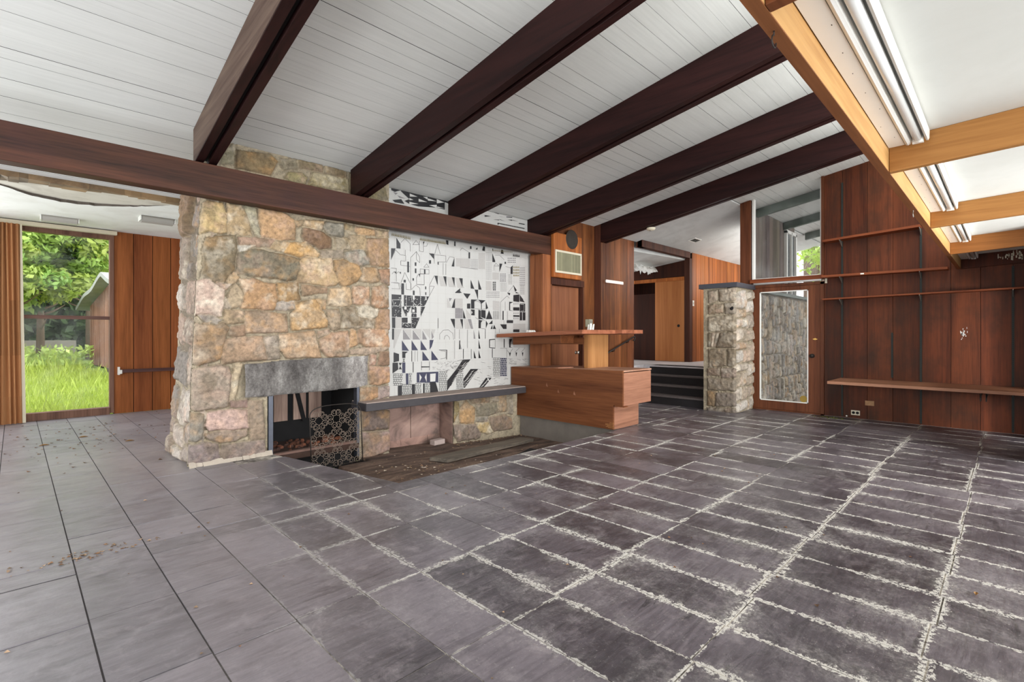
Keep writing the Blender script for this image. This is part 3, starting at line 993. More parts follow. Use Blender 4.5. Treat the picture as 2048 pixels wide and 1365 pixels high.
MB().lathe([(0.0, 0.001), (0.026, 0.001), (0.03, 0.003), (0.034, 0.0)], (XC + 0.012, a.y, a.z), (-1, 0, 0)).build('finger_pull', M['soot'], leaf, origin=t.location)
t = thing('closet_door', 'dark sliding closet door standing behind the orange-brown one', 'door', (XC + 0.08, 6.5, 0.67))
MB().box(XC + 0.06, XC + 0.09, 6.0, 6.7, 0.675, 2.3).build('panel', M['closet_dark'], t)
a = at(1386.5, 607, Y=YH)
t = thing('light_switch', 'small white light switch on the orange board wall by the pier', 'switch', (a.x, YH, a.z))
pl = MB().box(a.x - 0.04, a.x + 0.04, YH - 0.006, YH, a.z - 0.065, a.z + 0.065).build('plate', M['white_plastic'], t, bevel=0.003)
MB().box(a.x - 0.012, a.x + 0.012, YH - 0.014, YH - 0.005, a.z - 0.022, a.z + 0.022).build('toggle', M['cream'], pl, origin=t.location)
# smoke detector and ceiling register
a = Vector((7.82, 4.55, zb(4.55) + 0.04))
a = at(1303, 462, X=7.83)
t = thing('smoke_detector', 'round cream smoke detector on the last dark ceiling beam', 'smoke detector', a)
MB().lathe([(0.075, 0.0), (0.075, 0.018), (0.066, 0.034), (0.045, 0.044), (0.0, 0.048)], (a.x - 0.02, a.y, zb(a.y)), (0, 0, -1), 28).build('body', M['cream'], t, smooth=True)
MB().lathe([(0.02, 0.0), (0.02, 0.006), (0.0, 0.007)], (a.x - 0.02, a.y, zb(a.y) - 0.046), (0, 0, -1), 14).build('button', M['bracket'], t)
S = None
for kk in range(200):
    Y_ = 3.45 + kk * 0.01
    pt = at(1390, 480, Y=Y_)
    if pt.z >= zhall(Y_):
        break
t = thing('ceiling_register', 'small dark louvred register in the white hall ceiling', 'vent', (pt.x, pt.y, zhall(pt.y)))
x, y = pt.x, pt.y
def onh(xx, yy, d=0.0):
    return (xx, yy, zhall(yy) - d)
mb = MB()
for (xa, xb, ya, yb) in ((-0.16, 0.16, -0.08, -0.06), (-0.16, 0.16, 0.06, 0.08), (-0.16, -0.14, -0.06, 0.06), (0.14, 0.16, -0.06, 0.06)):
    mb.hexa([onh(x + xa, y + ya, 0.012), onh(x + xb, y + ya, 0.012), onh(x + xb, y + yb, 0.012), onh(x + xa, y + yb, 0.012),
             onh(x + xa, y + ya), onh(x + xb, y + ya), onh(x + xb, y + yb), onh(x + xa, y + yb)])
mb.build('frame', M['white_metal'], t)
mb = MB()
mb.hexa([onh(x - 0.14, y - 0.06, 0.002), onh(x + 0.14, y - 0.06, 0.002), onh(x + 0.14, y + 0.06, 0.002), onh(x - 0.14, y + 0.06, 0.002),
         onh(x - 0.14, y - 0.06), onh(x + 0.14, y - 0.06), onh(x + 0.14, y + 0.06), onh(x - 0.14, y + 0.06)])
mb.build('opening', M['soot'], t)
mb = MB()
for k in range(5):
    yy = y - 0.048 + 0.024 * k
    mb.hexa([onh(x - 0.14, yy, 0.010), onh(x + 0.14, yy, 0.010), onh(x + 0.14, yy + 0.004, 0.004), onh(x - 0.14, yy + 0.004, 0.004),
             onh(x - 0.14, yy, 0.008), onh(x + 0.14, yy, 0.008), onh(x + 0.14, yy + 0.006, 0.002), onh(x - 0.14, yy + 0.006, 0.002)])
mb.build('louvres', M['bracket'], t)

# ------------------------------------------------------------------ bar
t = thing('bar_counter', 'low brown wood bar with a raised shelf beside the sunken hearth', 'bar', (6.15, 4.8, 0))
x0, x1 = 5.78, 6.55
y0, y1 = 3.68, 5.80
zt = 0.815
mb = MB()
mb.prism([(x0, y0, 0.335), (x0, y0, zt), (x0, y1, zt - 0.04), (x0, y1, 0.0), (x0, 3.83, 0.0), (x0, 3.83, 0.335)], (0.03, 0, 0))
mb.build('front_panel', M['bar_y'], t, bevel=0.002)
mb = MB()
mb.box(x0 + 0.002, x1 - 0.01, y0 + 0.008, y0 + 0.03, 0.335, zt - 0.034)
mb.build('drawer_end', M['bar_x'], t, bevel=0.002)
mb = MB()
mb.box(x0 + 0.03, x1, y0 + 0.03, y1, 0.335, 0.36)
mb.box(x1 - 0.02, x1, y0 + 0.03, y1, 0.36, zt - 0.03)
mb.box(x0 + 0.0, x0 + 0.10, y0 - 0.02, y0 + 0.12, 0.322, 0.334, 0, (1.2, 1.1, 1.0))
mb.build('carcass', M['bar_y'], t)
mb = MB()
mb.hexa([(x0 + 0.004, y0 + 0.004, zt - 0.022), (x1, y0 + 0.004, zt - 0.022), (x1, y1, zt - 0.062), (x0 + 0.004, y1, zt - 0.062),
         (x0 + 0.004, y0 + 0.004, zt), (x1, y0 + 0.004, zt), (x1, y1, zt - 0.04), (x0 + 0.004, y1, zt - 0.04)])
mb.build('top', wood('bar_top_worn', (128, 84, 62), (186, 146, 122), 'y', 0.4, spec=0.5), t, bevel=0.002)
mb = MB()
mb.box(x0 + 0.03, 6.44, 3.83, 3.86, 0.0, 0.334)
mb.box(6.42, 6.44, 3.86, 5.2, 0.0, 0.334)
mb.build('base_end', M['bar_x'], t, bevel=0.002)
mb = MB()
r = random.Random(3)
for k in range(7):                          # splintered corner
    z = 0.02 + 0.012 * k
    mb.box(x0 - 0.004, x0 + 0.01, 3.835 - 0.01, 3.86 + r.uniform(0.02, 0.14), z, z + 0.005)
mb.build('splinters', M['bar_z'], t)
mb = MB()
for (u, v) in ((1117, 783), (1149, 787), (1094, 770)):
    q = at(u, v, X=x0)
    mb = MB().add([(x0 - 0.0006, q.y - 0.02, q.z - 0.03), (x0 - 0.0006, q.y + 0.02, q.z - 0.02), (x0 - 0.0006, q.y + 0.008, q.z + 0.035)], [(0, 2, 1)])
    mb.build('scuff', M['bar_x'], t)
# raised shelf
def zsh(y):
    return 1.372 - (y - 4.0) * 0.034
def slabz(mb, poly, th, m=0, c=(1, 1, 1)):
    mb.prism([(x, y, zsh(y) - th) for x, y in poly], (0, 0, th), m, c)
mb = MB()
slabz(mb, [(5.43, 5.78), (5.43, 4.09), (6.23, 4.09), (6.23, 3.97), (6.80, 3.97), (6.80, 4.6), (6.35, 4.6), (6.35, 5.78)], 0.055)
mb.build('raised_shelf', wood('raised_shelf_wood', (110, 62, 42), (166, 104, 76), 'y', 0.4, spec=0.45), t, bevel=0.002)
mb = MB()
a = zsh(4.72) - 0.056
mb.hexa([(5.74, 4.72, a - 0.12), (6.2, 4.72, a - 0.12), (6.2, 5.72, zsh(5.72) - 0.176), (5.74, 5.72, zsh(5.72) - 0.176),
         (5.74, 4.72, a), (6.2, 4.72, a), (6.2, 5.72, zsh(5.72) - 0.056), (5.74, 5.72, zsh(5.72) - 0.056)])
mb.build('shelf_apron', M['bar_y'], t, bevel=0.002)
MB().box(6.05, 6.58, 4.45, 4.52, zt - 0.03, zsh(4.5) - 0.054).build('shelf_support', M['bar_z'], t, bevel=0.002)
MB().box(6.05, 6.08, 4.52, 5.6, zsh(4.5) - 0.2, zsh(5.6) - 0.06).build('shelf_stringer', M['bar_y'], t)
# concrete plinth below the bar
mb = MB().box(5.85, 6.0, 3.79, 5.66, -0.6, -0.003)
struct(mb.build('wall_plinth', M['concrete']))
# loose boards and bits on the bar
a = at(1075, 733, X=6.0)
o = MB().hexa([(5.80, 4.82, 0.79), (6.02, 4.70, 0.797), (6.10, 5.38, 0.768), (5.86, 5.50, 0.76),
               (5.80, 4.82, 0.806), (6.02, 4.70, 0.813), (6.10, 5.38, 0.784), (5.86, 5.50, 0.776)]).build('loose_board', M['bar_x'], origin=(5.95, 5.1, 0.785), bevel=0.002)
tag(o, 'thin loose board lying on the left end of the low bar top', 'board')
a = at(1178, 659, Y=4.35)
t = thing('metal_can', 'small open grey-green metal box standing on the raised bar shelf', 'box', (a.x, 4.35, zsh(4.35)))
mb = MB()
z = zsh(4.35)
cx = a.x
for (xa, xb, ya, yb) in ((-0.04, 0.04, -0.035, -0.031), (-0.04, 0.04, 0.031, 0.035), (-0.04, -0.036, -0.031, 0.031), (0.036, 0.04, -0.031, 0.031)):
    mb.box(cx + xa, cx + xb, 4.35 + ya, 4.35 + yb, z + 0.06, z + 0.165)
mb.box(cx - 0.04, cx + 0.04, 4.315, 4.385, z + 0.055, z + 0.062)
mb.box(cx - 0.01, cx + 0.01, 4.34, 4.36, z + 0.001, z + 0.056)
mb.build('body', plain('can_paint', (150, 146, 124), 0.5, 0.3, 0.2), t)
MB().box(cx - 0.03, cx + 0.03, 4.312, 4.316, z + 0.08, z + 0.15).build('label_plate', M['bracket'], t)
a = at(1184, 660, Y=4.25)
mb = MB()
r = random.Random(6)
for k in range(9):
    p0 = Vector((a.x - 0.02 + r.uniform(-0.05, 0.06), 4.25 + r.uniform(-0.03, 0.03), zsh(4.25)))
    d = Vector((r.uniform(-0.03, 0.03), r.uniform(-0.02, 0.02), r.uniform(0.05, 0.1)))
    w = Vector((r.uniform(0.008, 0.02), r.uniform(-0.01, 0.01), 0))
    mb.add([p0 - w, p0 + w, p0 + d + w * 0.4, p0 + d - w], [(0, 1, 2, 3)])
    mb.add([p0 - w + Vector((0, 0.004, 0)), p0 + w + Vector((0, 0.004, 0)), p0 + d + w * 0.4 + Vector((0, 0.004, 0)), p0 + d - w + Vector((0, 0.004, 0))], [(3, 2, 1, 0)])
o = mb.build('foil_scrap', M['white_plastic'], origin=(a.x, 4.25, zsh(4.25)))
tag(o, 'crumpled white scrap beside the metal box on the raised shelf', 'scrap')
a = at(1047, 664, Y=5.55)
t = thing('glass_cluster', 'small clear glass pieces huddled at the far left of the raised shelf', 'glass', (5.6, 5.55, zsh(5.55)))
for k in range(5):
    cx = 5.98 + 0.05 * (k % 3) - 0.02
    cy = 5.55 + 0.05 * (k // 3)
    z = zsh(cy)
    MB().lathe([(0.0, 0.0), (0.022, 0.001), (0.03, 0.02), (0.03, 0.035), (0.018, 0.055), (0.0, 0.06)], (cx, cy, z), (0, 0, 1), 8).build('bead', M['white_plastic'], t)

# ------------------------------------------------------------------ right wall: glazed door, clerestory, shelves
t = thing('door_2', '', '', (9.25, 2.7, 0))
del t['label'], t['category']
struct(t)
def yat(u, X=9.25):
    tt = (u - CX) / F
    return X * (1 - tt) / (1 + tt)
yl, yr = 3.235, 2.12
mb = MB()
mb.box(9.22, 9.33, 3.20, yl, 0.0, 2.16)
mb.box(9.22, 9.33, yr, 2.17, 0.0, 2.16)
mb.box(9.22, 9.33, yr, yl, 2.12, 2.165)
mb.box(9.22, 9.33, yr, yl, 0.0, 0.02)
mb.build('door_frame', M['frame_wood'], t, bevel=0.002)
mb = MB()
g0, g1, gz0, gz1 = 2.345, 3.10, 0.165, 2.045
mb.box(9.235, 9.28, 2.172, g0, 0.022, 2.118)
mb.box(9.235, 9.28, g1, 3.198, 0.022, 2.118)
mb.box(9.235, 9.28, g0, g1, 0.022, gz0)
mb.box(9.235, 9.28, g0, g1, gz1, 2.118)
leaf = mb.build('door_leaf', M['frame_wood'], t, bevel=0.002)
mb = MB()
for (a, b, c, d) in ((g0, g0 + 0.016, gz0, gz1), (g1 - 0.016, g1, gz0, gz1), (g0, g1, gz0, gz0 + 0.016), (g0, g1, gz1 - 0.016, gz1)):
    mb.box(9.231, 9.262, a, b, c, d)
mb.build('glazing_bead', M['white_plastic'], leaf, origin=t.location)
MB().box(9.252, 9.258, g0, g1, gz0, gz1).build('glass', M['glass'], leaf, origin=t.location)
MB().lathe([(0.034, 0.0), (0.034, 0.006), (0.012, 0.01), (0.012, 0.03), (0.03, 0.042), (0.033, 0.058), (0.02, 0.07), (0.0, 0.072)], (9.235, 2.285, 0.955), (-1, 0, 0)).build('door_knob', M['black_metal'], leaf, smooth=True, origin=t.location)
mb = MB().box(9.222, 9.235, 2.215, 2.275, 1.222, 1.236)
mb.box(9.21, 9.235, 2.236, 2.25, 1.215, 1.245)
mb.build('latch', M['brass'], leaf, origin=t.location)
MB().lathe([(0.0, 0.001), (0.055, 0.001)], (9.2515, 2.42, 0.235), (-1, 0, 0), 20).build('sticker', plain('yellow_sticker', (150, 122, 44), 0.5), leaf, origin=t.location)
o = MB().box(9.16, 9.22, yr + 0.02, 3.18, 2.17, 2.2).build('weather_strip', M['glass_frame'], origin=(9.2, 2.7, 2.17), bevel=0.003)
tag(o, 'thin light metal bar across the top of the glazed door', 'bar')
# clerestory over the door
t = thing('window_2', '', '', (9.25, 2.7, 2.2))
del t['label'], t['category']
struct(t)
mb = MB()
mb.box(9.17, 9.33, 2.12, 3.245, 2.202, 2.268)
mb.build('sill', M['shelf'], t, bevel=0.002)
mb = MB()
mb.box(9.23, 9.30, 3.19, 3.225, 2.268, zc(3.2))
mb.box(9.25, 9.29, 2.155, 2.18, 2.268, zc(2.2))
mb.box(9.25, 9.29, 2.18, 3.19, 2.268, 2.285)
mb.build('window_frame', M['white_plastic'], t)
MB().box(9.21, 9.33, 2.12, 2.156, 2.268, zc(2.15)).build('jamb', M['frame_wood'], t)
MB().hexa([(9.264, 2.18, 2.285), (9.27, 2.18, 2.285), (9.27, 3.19, 2.285), (9.264, 3.19, 2.285),
           (9.264, 2.18, zc(2.18)), (9.27, 2.18, zc(2.18)), (9.27, 3.19, zc(3.19)), (9.264, 3.19, zc(3.19))]).build('glass', M['glass'], t)
o = MB().hexa([(9.2, 3.245, 2.172), (9.34, 3.245, 2.172), (9.34, 3.42, 2.172), (9.2, 3.42, 2.172),
               (9.2, 3.245, zc(3.245)), (9.34, 3.245, zc(3.245)), (9.34, 3.42, zc(3.42)), (9.2, 3.42, zc(3.42))]).build('wall_post', M['frame_wood'], origin=(9.27, 3.33, 2.172), bevel=0.003)
tag(o, 'dark reddish wood post standing on the stone pier cap', 'post')

# wall shelves
def wall_shelf(lb, xf, ya, za, yb, zb_, th, brk, mat='shelf', grp='shelves on the redwood wall'):
    t = thing('wall_shelf', lb, 'shelf', (9.24, (ya + yb) / 2, (za + zb_) / 2), grp)
    MB().hexa([(xf, yb, zb_ - th), (9.247, yb, zb_ - th), (9.247, ya, za - th), (xf, ya, za - th),
               (xf, yb, zb_), (9.247, yb, zb_), (9.247, ya, za), (xf, ya, za)]).build('board', M[mat], t, bevel=0.002)
    for y in brk:
        z = za + (zb_ - za) * (y - ya) / (yb - ya) - th
        mb = MB()
        L = min(0.2, 9.24 - xf)
        mb.prism([(9.238, y - 0.003, z), (9.238, y - 0.003, z - 0.09), (9.225, y - 0.003, z - 0.09), (9.24 - L * 0.9, y - 0.003, z - 0.012), (9.24 - L * 0.9, y - 0.003, z)], (0, 0.006, 0))
        mb.build('bracket', M['bracket'], t)
    return t


wall_shelf('narrow redwood shelf, topmost on the panelled wall, tilted up to the right', 9.04, 2.10, 2.80, 0.90, 2.862, 0.035, [1.873, 0.908])
t2 = wall_shelf('narrow redwood shelf level with the clerestory sill, second from the top', 9.05, 2.115, 2.24, 0.605, 2.237, 0.035, [1.873, 0.908])
MB().box(9.048, 9.05, 1.555, 1.60, 2.212, 2.232).build('paper_tag', M['white_plastic'], t2)['label'] = 'small white tag on the shelf edge'
wall_shelf('longest narrow redwood shelf, third from the top on the panelled wall', 9.05, 2.105, 1.872, -0.35, 1.915, 0.022, [1.873, 0.908, -0.028])
t2 = wall_shelf('deep low brown wood bench shelf near the floor of the redwood wall', 8.40, 1.89, 0.622, -0.9, 0.617, 0.04, [1.873, 0.908, -0.028], 'shelf_low')
mb = MB()
mb.box(8.60, 9.24, 0.205, 0.212, 0.50, 0.578)
mb.box(8.60, 9.24, 0.262, 0.269, 0.50, 0.578)
mb.prism([(8.60, 0.205, 0.46), (8.60, 0.205, 0.58), (8.75, 0.205, 0.58), (8.75, 0.205, 0.46)], (0, 0.012, 0))
mb.prism([(8.60, 0.257, 0.46), (8.60, 0.257, 0.58), (8.75, 0.257, 0.58), (8.75, 0.257, 0.46)], (0, 0.012, 0))
mb.build('support_bracket', M['black_metal'], t2)
SLB = {1.873: 'perforated dark metal shelf standard next to the glazed door', 0.908: 'perforated dark metal shelf standard in the middle of the redwood wall',
       -0.028: 'dark metal shelf standard at the right edge of the redwood wall', 1.24: 'short dark metal strip above the bench shelf'}
for y, (z0, z1) in {1.873: (0.02, 3.7), 0.908: (0.02, 2.83), -0.028: (0.02, 2.2), 1.24: (0.66, 1.33)}.items():
    t = thing('shelf_standard', SLB[y], 'shelf standard', (9.245, y, z0), 'shelf standards on the redwood wall')
    st = MB().box(9.236, 9.25, y - 0.012, y + 0.012, z0, z1).build('strip', M['standard'], t)
    mb = MB()
    z = z0 + 0.03
    while z < z1 - 0.02:
        mb.box(9.2352, 9.2362, y - 0.003, y + 0.003, z, z + 0.012)
        z += 0.026
    mb.build('slots', M['soot'], st, origin=t.location)
# plates and outlet
t = thing('power_outlet', 'white double power outlet low on the redwood wall', 'outlet', (9.25, 1.698, 0.087))
pl = MB().box(9.243, 9.25, 1.64, 1.756, 0.05, 0.124).build('plate', M['cream'], t, bevel=0.002)
for y in (1.672, 1.724):
    MB().lathe([(0.0, 0.002), (0.021, 0.002), (0.021, 0.0)], (9.243, y, 0.087), (-1, 0, 0), 18).build('socket', M['soot'], pl, origin=t.location)
o = MB().box(9.244, 9.25, 1.46, 1.575, 0.215, 0.29).build('blank_plate', plain('tarnished_plate', (150, 112, 76), 0.5, 0.3, 0.4, 30), origin=(9.25, 1.52, 0.25), bevel=0.002)
tag(o, 'tarnished blank cover plate under the bench shelf', 'plate')
o = MB().box(9.238, 9.25, 2.078, 2.11, 2.13, 2.21).build('wall_switch', M['cream'], origin=(9.25, 2.1, 2.17), bevel=0.003)
tag(o, 'tiny cream switch beside the top corner of the glazed door', 'switch')
t = thing('door_stop', 'small white-tipped door stop at the foot of the redwood wall', 'door stop', (9.25, 1.80, 0.03))
MB().tube([(9.25, 1.80, 0.035), (9.19, 1.80, 0.035)], 0.006, 8).build('rod', M['bracket'], t)
MB().tube([(9.19, 1.80, 0.035), (9.17, 1.80, 0.035)], 0.011, 10).build('tip', M['white_plastic'], t)
# scars on the panelling
mb = MB()
r = random.Random(17)
a = at(1926, 669, X=9.249)
for k in range(26):
    y, z = a.y + r.gauss(0, 0.014), a.z + r.gauss(0, 0.035)
    mb.box(9.2485, 9.2498, y, y + r.uniform(0.003, 0.013), z, z + r.uniform(0.004, 0.03))
o = mb.build('paint_scar', M['white_plastic'], origin=(9.25, a.y, a.z))
tag(o, 'pale torn paint scar on the redwood boards above the bench shelf', 'scar', kind='stuff')
# cobwebby leaf bits by the door
r = random.Random(9)
mb = MB()
for k in range(40):
    x, y = 9.0 + r.gauss(0, 0.07), 1.97 + r.gauss(0, 0.14)
    s = r.uniform(0.012, 0.035)
    x = min(x, 9.2)
    mb.add([(x - s, y, 0.004), (x, y - s * 0.6, 0.012), (x + s, y, 0.005), (x, y + s * 0.6, 0.014)], [(0, 1, 2, 3)])
o = mb.build('moss_patch', M['moss'], origin=(9.0, 1.97, 0.0))
tag(o, 'flat greenish moss patch on the slate by the glazed door', 'moss', kind='stuff')

# ------------------------------------------------------------------ rubble stone surfaces
def vnoise(x, z, scale, seed):
    rs = np.random.RandomState(seed)
    g = rs.rand(97, 97)
    x, z = x * scale + 13.7, z * scale + 7.3
    xi, zi = np.floor(x).astype(int), np.floor(z).astype(int)
    fx, fz = x - xi, z - zi
    fx, fz = fx * fx * (3 - 2 * fx), fz * fz * (3 - 2 * fz)
    a, b = g[xi % 97, zi % 97], g[(xi + 1) % 97, zi % 97]
    c, d = g[xi % 97, (zi + 1) % 97], g[(xi + 1) % 97, (zi + 1) % 97]
    return (a * (1 - fx) + b * fx) * (1 - fz) + (c * (1 - fx) + d * fx) * fz


def fbm(x, z, scale, seed, o=4):
    t, amp, s = 0, 0.5, 0
    for k in range(o):
        t = t + amp * vnoise(x, z, scale * 2 ** k, seed + k)
        s += amp
        amp *= 0.55
    return t / s


def stone_material():
    m = NT('rubble_stone')
    v = m.coords()
    n = m.noise(v, 26, 8, 0.7)
    n2 = m.noise(v, 120, 3, 0.7)
    k = m.math('ADD', m.math('MULTIPLY', n, 0.9), m.math('MULTIPLY', n2, 0.35))
    g = m.ramp(k, [(0.40, (0.40, 0.37, 0.34)), (0.55, (0.90, 0.90, 0.89)), (0.76, (1.34, 1.32, 1.27))])
    m.link(m.mix(1.0, m.vcol(), g, 'MULTIPLY'), 'Base Color')
    m.b.inputs['Roughness'].default_value = 0.85
    m.b.inputs['Specular IOR Level'].default_value = 0.25
    m.bump(k, 0.45, 0.006)
    return m.mat


M['stone'] = stone_material()


def stone_field(polys, a0, a1, z0, z1, res, seed, mortar=(150, 138, 118), rough=1.0, grow=0.007):
    na, nz = int((a1 - a0) / res) + 1, int((z1 - z0) / res) + 1
    A, Z = np.meshgrid(np.linspace(a0, a1, na), np.linspace(z0, z1, nz))
    Ap = A + (fbm(A, Z, 16, seed, 3) - 0.5) * 0.022
    Zp = Z + (fbm(A, Z, 16, seed + 9, 3) - 0.5) * 0.022
    hgt = np.zeros_like(A)
    dout = np.full_like(A, 9.0)
    mc = np.array(lin(mortar))
    mn = fbm(A, Z, 12, seed + 3, 3)
    col = mc[None, None, :] * (0.72 + 0.5 * mn)[..., None]
    inside_any = np.zeros(A.shape, bool)
    for k, (pts, c, prot) in enumerate(polys):
        P = np.array(pts, float)
        lo, hi = P.min(0) - 0.06, P.max(0) + 0.06
        ja = np.where((A[0] >= lo[0]) & (A[0] <= hi[0]))[0]
        jz = np.where((Z[:, 0] >= lo[1]) & (Z[:, 0] <= hi[1]))[0]
        if len(ja) == 0 or len(jz) == 0:
            continue
        sl = (slice(jz[0], jz[-1] + 1), slice(ja[0], ja[-1] + 1))
        x, z = Ap[sl], Zp[sl]
        ins = np.zeros(x.shape, bool)
        dm = np.full(x.shape, 9.0)
        n = len(P)
        for i in range(n):
            p, q = P[i], P[(i + 1) % n]
            e = q - p
            L = e @ e + 1e-12
            t = np.clip(((x - p[0]) * e[0] + (z - p[1]) * e[1]) / L, 0, 1)
            dm = np.minimum(dm, np.hypot(x - p[0] - t * e[0], z - p[1] - t * e[1]))
            cr = (p[1] > z) != (q[1] > z)
            with np.errstate(divide='ignore', invalid='ignore'):
                xi = p[0] + (z - p[1]) * e[0] / (e[1] if abs(e[1]) > 1e-12 else 1e-12)
            ins ^= cr & (x < xi)
        sd = np.where(ins, dm, -dm) + grow
        ins = sd > 0
        dm = np.abs(sd)
        rr = np.random.RandomState(seed * 131 + k)
        tx, tz = rr.uniform(-0.05, 0.05, 2)
        cen = P.mean(0)
        face = prot * (0.75 + 0.5 * fbm(x, z, 5, seed + k, 4) * rough) + (x - cen[0]) * tx + (z - cen[1]) * tz
        face = face + (fbm(x, z, 22, seed + k + 40, 4) - 0.5) * 0.02 * rough
        h = face * (1 - np.exp(-dm / 0.012))
        hgt[sl] = np.where(ins, np.maximum(np.maximum(h, 0.001), hgt[sl]), hgt[sl])
        dout[sl] = np.where(ins, dout[sl], np.minimum(dout[sl], dm))
        inside_any[sl] |= ins
        c0 = np.array(lin(c))
        c0 = (c0 * 0.80 + c0.mean() * 0.20) * 0.66
        # mineral tints: rust, pale and grey
        tints = [lin((190, 146, 96)), lin((214, 204, 186)), lin((132, 124, 114)), lin((186, 156, 138))]
        t1 = np.array(tints[rr.randint(4)])
        t2 = np.array(tints[rr.randint(4)])
        w1 = np.clip((fbm(x, z, 7, seed + k * 3 + 5, 4) - 0.47) * 4, 0, 1)[..., None] * 0.35
        w2 = np.clip((fbm(x, z, 11, seed + k * 3 + 77, 4) - 0.52) * 5, 0, 1)[..., None] * 0.4
        cc = c0[None, None, :] * (1 - w1) + t1 * w1 * (0.5 + 0.5 * c0.mean() / 0.35)
        cc = cc * (1 - w2) + t2 * w2 * (0.5 + 0.5 * c0.mean() / 0.35)
        w3 = np.clip((fbm(x, z, 4.5, seed + k * 5 + 31, 5) - 0.55) * 6, 0, 1)[..., None] * 0.5
        cc = cc * (1 - w3) + np.array(lin((92, 80, 64))) * w3
        cc = cc * (0.72 + 0.56 * fbm(x, z, 34, seed + k + 21, 3))[..., None]
        edge = np.exp(-dm / 0.007)[..., None] * 0.5
        cc = cc * (1 - edge) + (mc * 1.1) * edge
        col[sl] = np.where(ins[..., None], cc, col[sl])
    gro = (~inside_any) & (dout < 0.0075)
    hgt = np.where(gro, -0.024, np.where(inside_any, hgt, (mn - 0.5) * 0.012))
    return A, Z, hgt, col


def field_to(mb_list, A, Z, hgt, col, fn, mask=None):
    """fn(A, Z, h) -> (X, Y, Z) arrays; appended as (verts, faces, cols)"""
    X, Y, ZZ = fn(A, Z, hgt)
    nz, na = A.shape
    V = np.stack([X, Y, ZZ], -1).reshape(-1, 3)
    idx = np.arange(nz * na).reshape(nz, na)
    q = np.stack([idx[:-1, :-1], idx[:-1, 1:], idx[1:, 1:], idx[1:, :-1]], -1)
    if mask is not None:
        k = mask[:-1, :-1] & mask[:-1, 1:] & mask[1:, 1:] & mask[1:, :-1]
        q = q[k]
    mb_list.append((V, q.reshape(-1, 4), col.reshape(-1, 3)))


def build_fields(name, lst, mat, parent=None, extra=None, smooth=True):
    off = 0
    VV, QQ, CC = [], [], []
    for V, q, c in lst:
        VV.append(V)
        QQ.append(q + off)
        CC.append(c)
        off += len(V)
    V, q, c = np.concatenate(VV), np.concatenate(QQ), np.concatenate(CC)
    faces = q.tolist()
    n0 = len(faces)
    if extra:
        V = np.concatenate([V, np.array(extra.v)])
        c = np.concatenate([c, np.array(extra.c, float)])
        faces += [[i + off for i in f] for f in extra.f]
    used = np.zeros(len(V), bool)
    used[np.concatenate([np.array(f) for f in faces]) if extra else q.ravel()] = True
    remap = np.cumsum(used) - 1
    V, c = V[used], c[used]
    faces = [[int(remap[i]) for i in f] for f in faces]
    if parent is not None:
        V = V - np.array(parent.location)
    me = bpy.data.meshes.new(name)
    me.from_pydata(V.tolist(), [], faces)
    me.materials.append(mat)
    a = me.color_attributes.new('Col', 'FLOAT_COLOR', 'POINT')
    a.data.foreach_set('color', np.c_[c, np.ones(len(c))].ravel())
    if smooth:
        me.polygons.foreach_set('use_smooth', [k < n0 for k in range(len(faces))])
    me.update()
    o = bpy.data.objects.new(name, me)
    SC.collection.objects.link(o)
    if parent is not None:
        o.parent = parent
    return o


def auto_stones(a0, a1, z0, z1, wmin, wmax, hmin, hmax, colors, prot, seed, joint=0.012, courses=True):
    r = random.Random(seed)
    out = []

    def split(x0, x1, y0, y1, d=0):
        w, h = x1 - x0, y1 - y0
        tw, th = r.uniform(wmin, wmax), r.uniform(hmin, hmax)
        if w > tw * 1.25 and (w / tw > h / th or h <= th * 1.25):
            s = x0 + w * r.uniform(0.35, 0.65)
            split(x0, s, y0, y1, d + 1)
            split(s, x1, y0, y1, d + 1)
        elif h > th * 1.25:
            s = y0 + h * r.uniform(0.35, 0.65)
            split(x0, x1, y0, s, d + 1)
            split(x0, x1, s, y1, d + 1)
        else:
            j = joint / 2
            jj = min(w, h) * 0.12
            q = lambda v: v + r.uniform(-jj, jj)
            cut = min(w, h) * 0.12
            pts = [(q(x0 + j + cut * .3), y0 + j), (q((x0 + x1) / 2), y0 + j + r.uniform(0, jj)), (x1 - j - cut * .3, q(y0 + j + jj)), (x1 - j, q((y0 + y1) / 2)),
                   (q(x1 - j - jj), y1 - j), (q((x0 + x1) / 2), y1 - j - r.uniform(0, jj)), (x0 + j + cut * .3, q(y1 - j - jj)), (x0 + j, q((y0 + y1) / 2))]
            out.append((pts, r.choice(colors), r.uniform(*prot)))
    split(a0, a1, z0, z1)
    return out


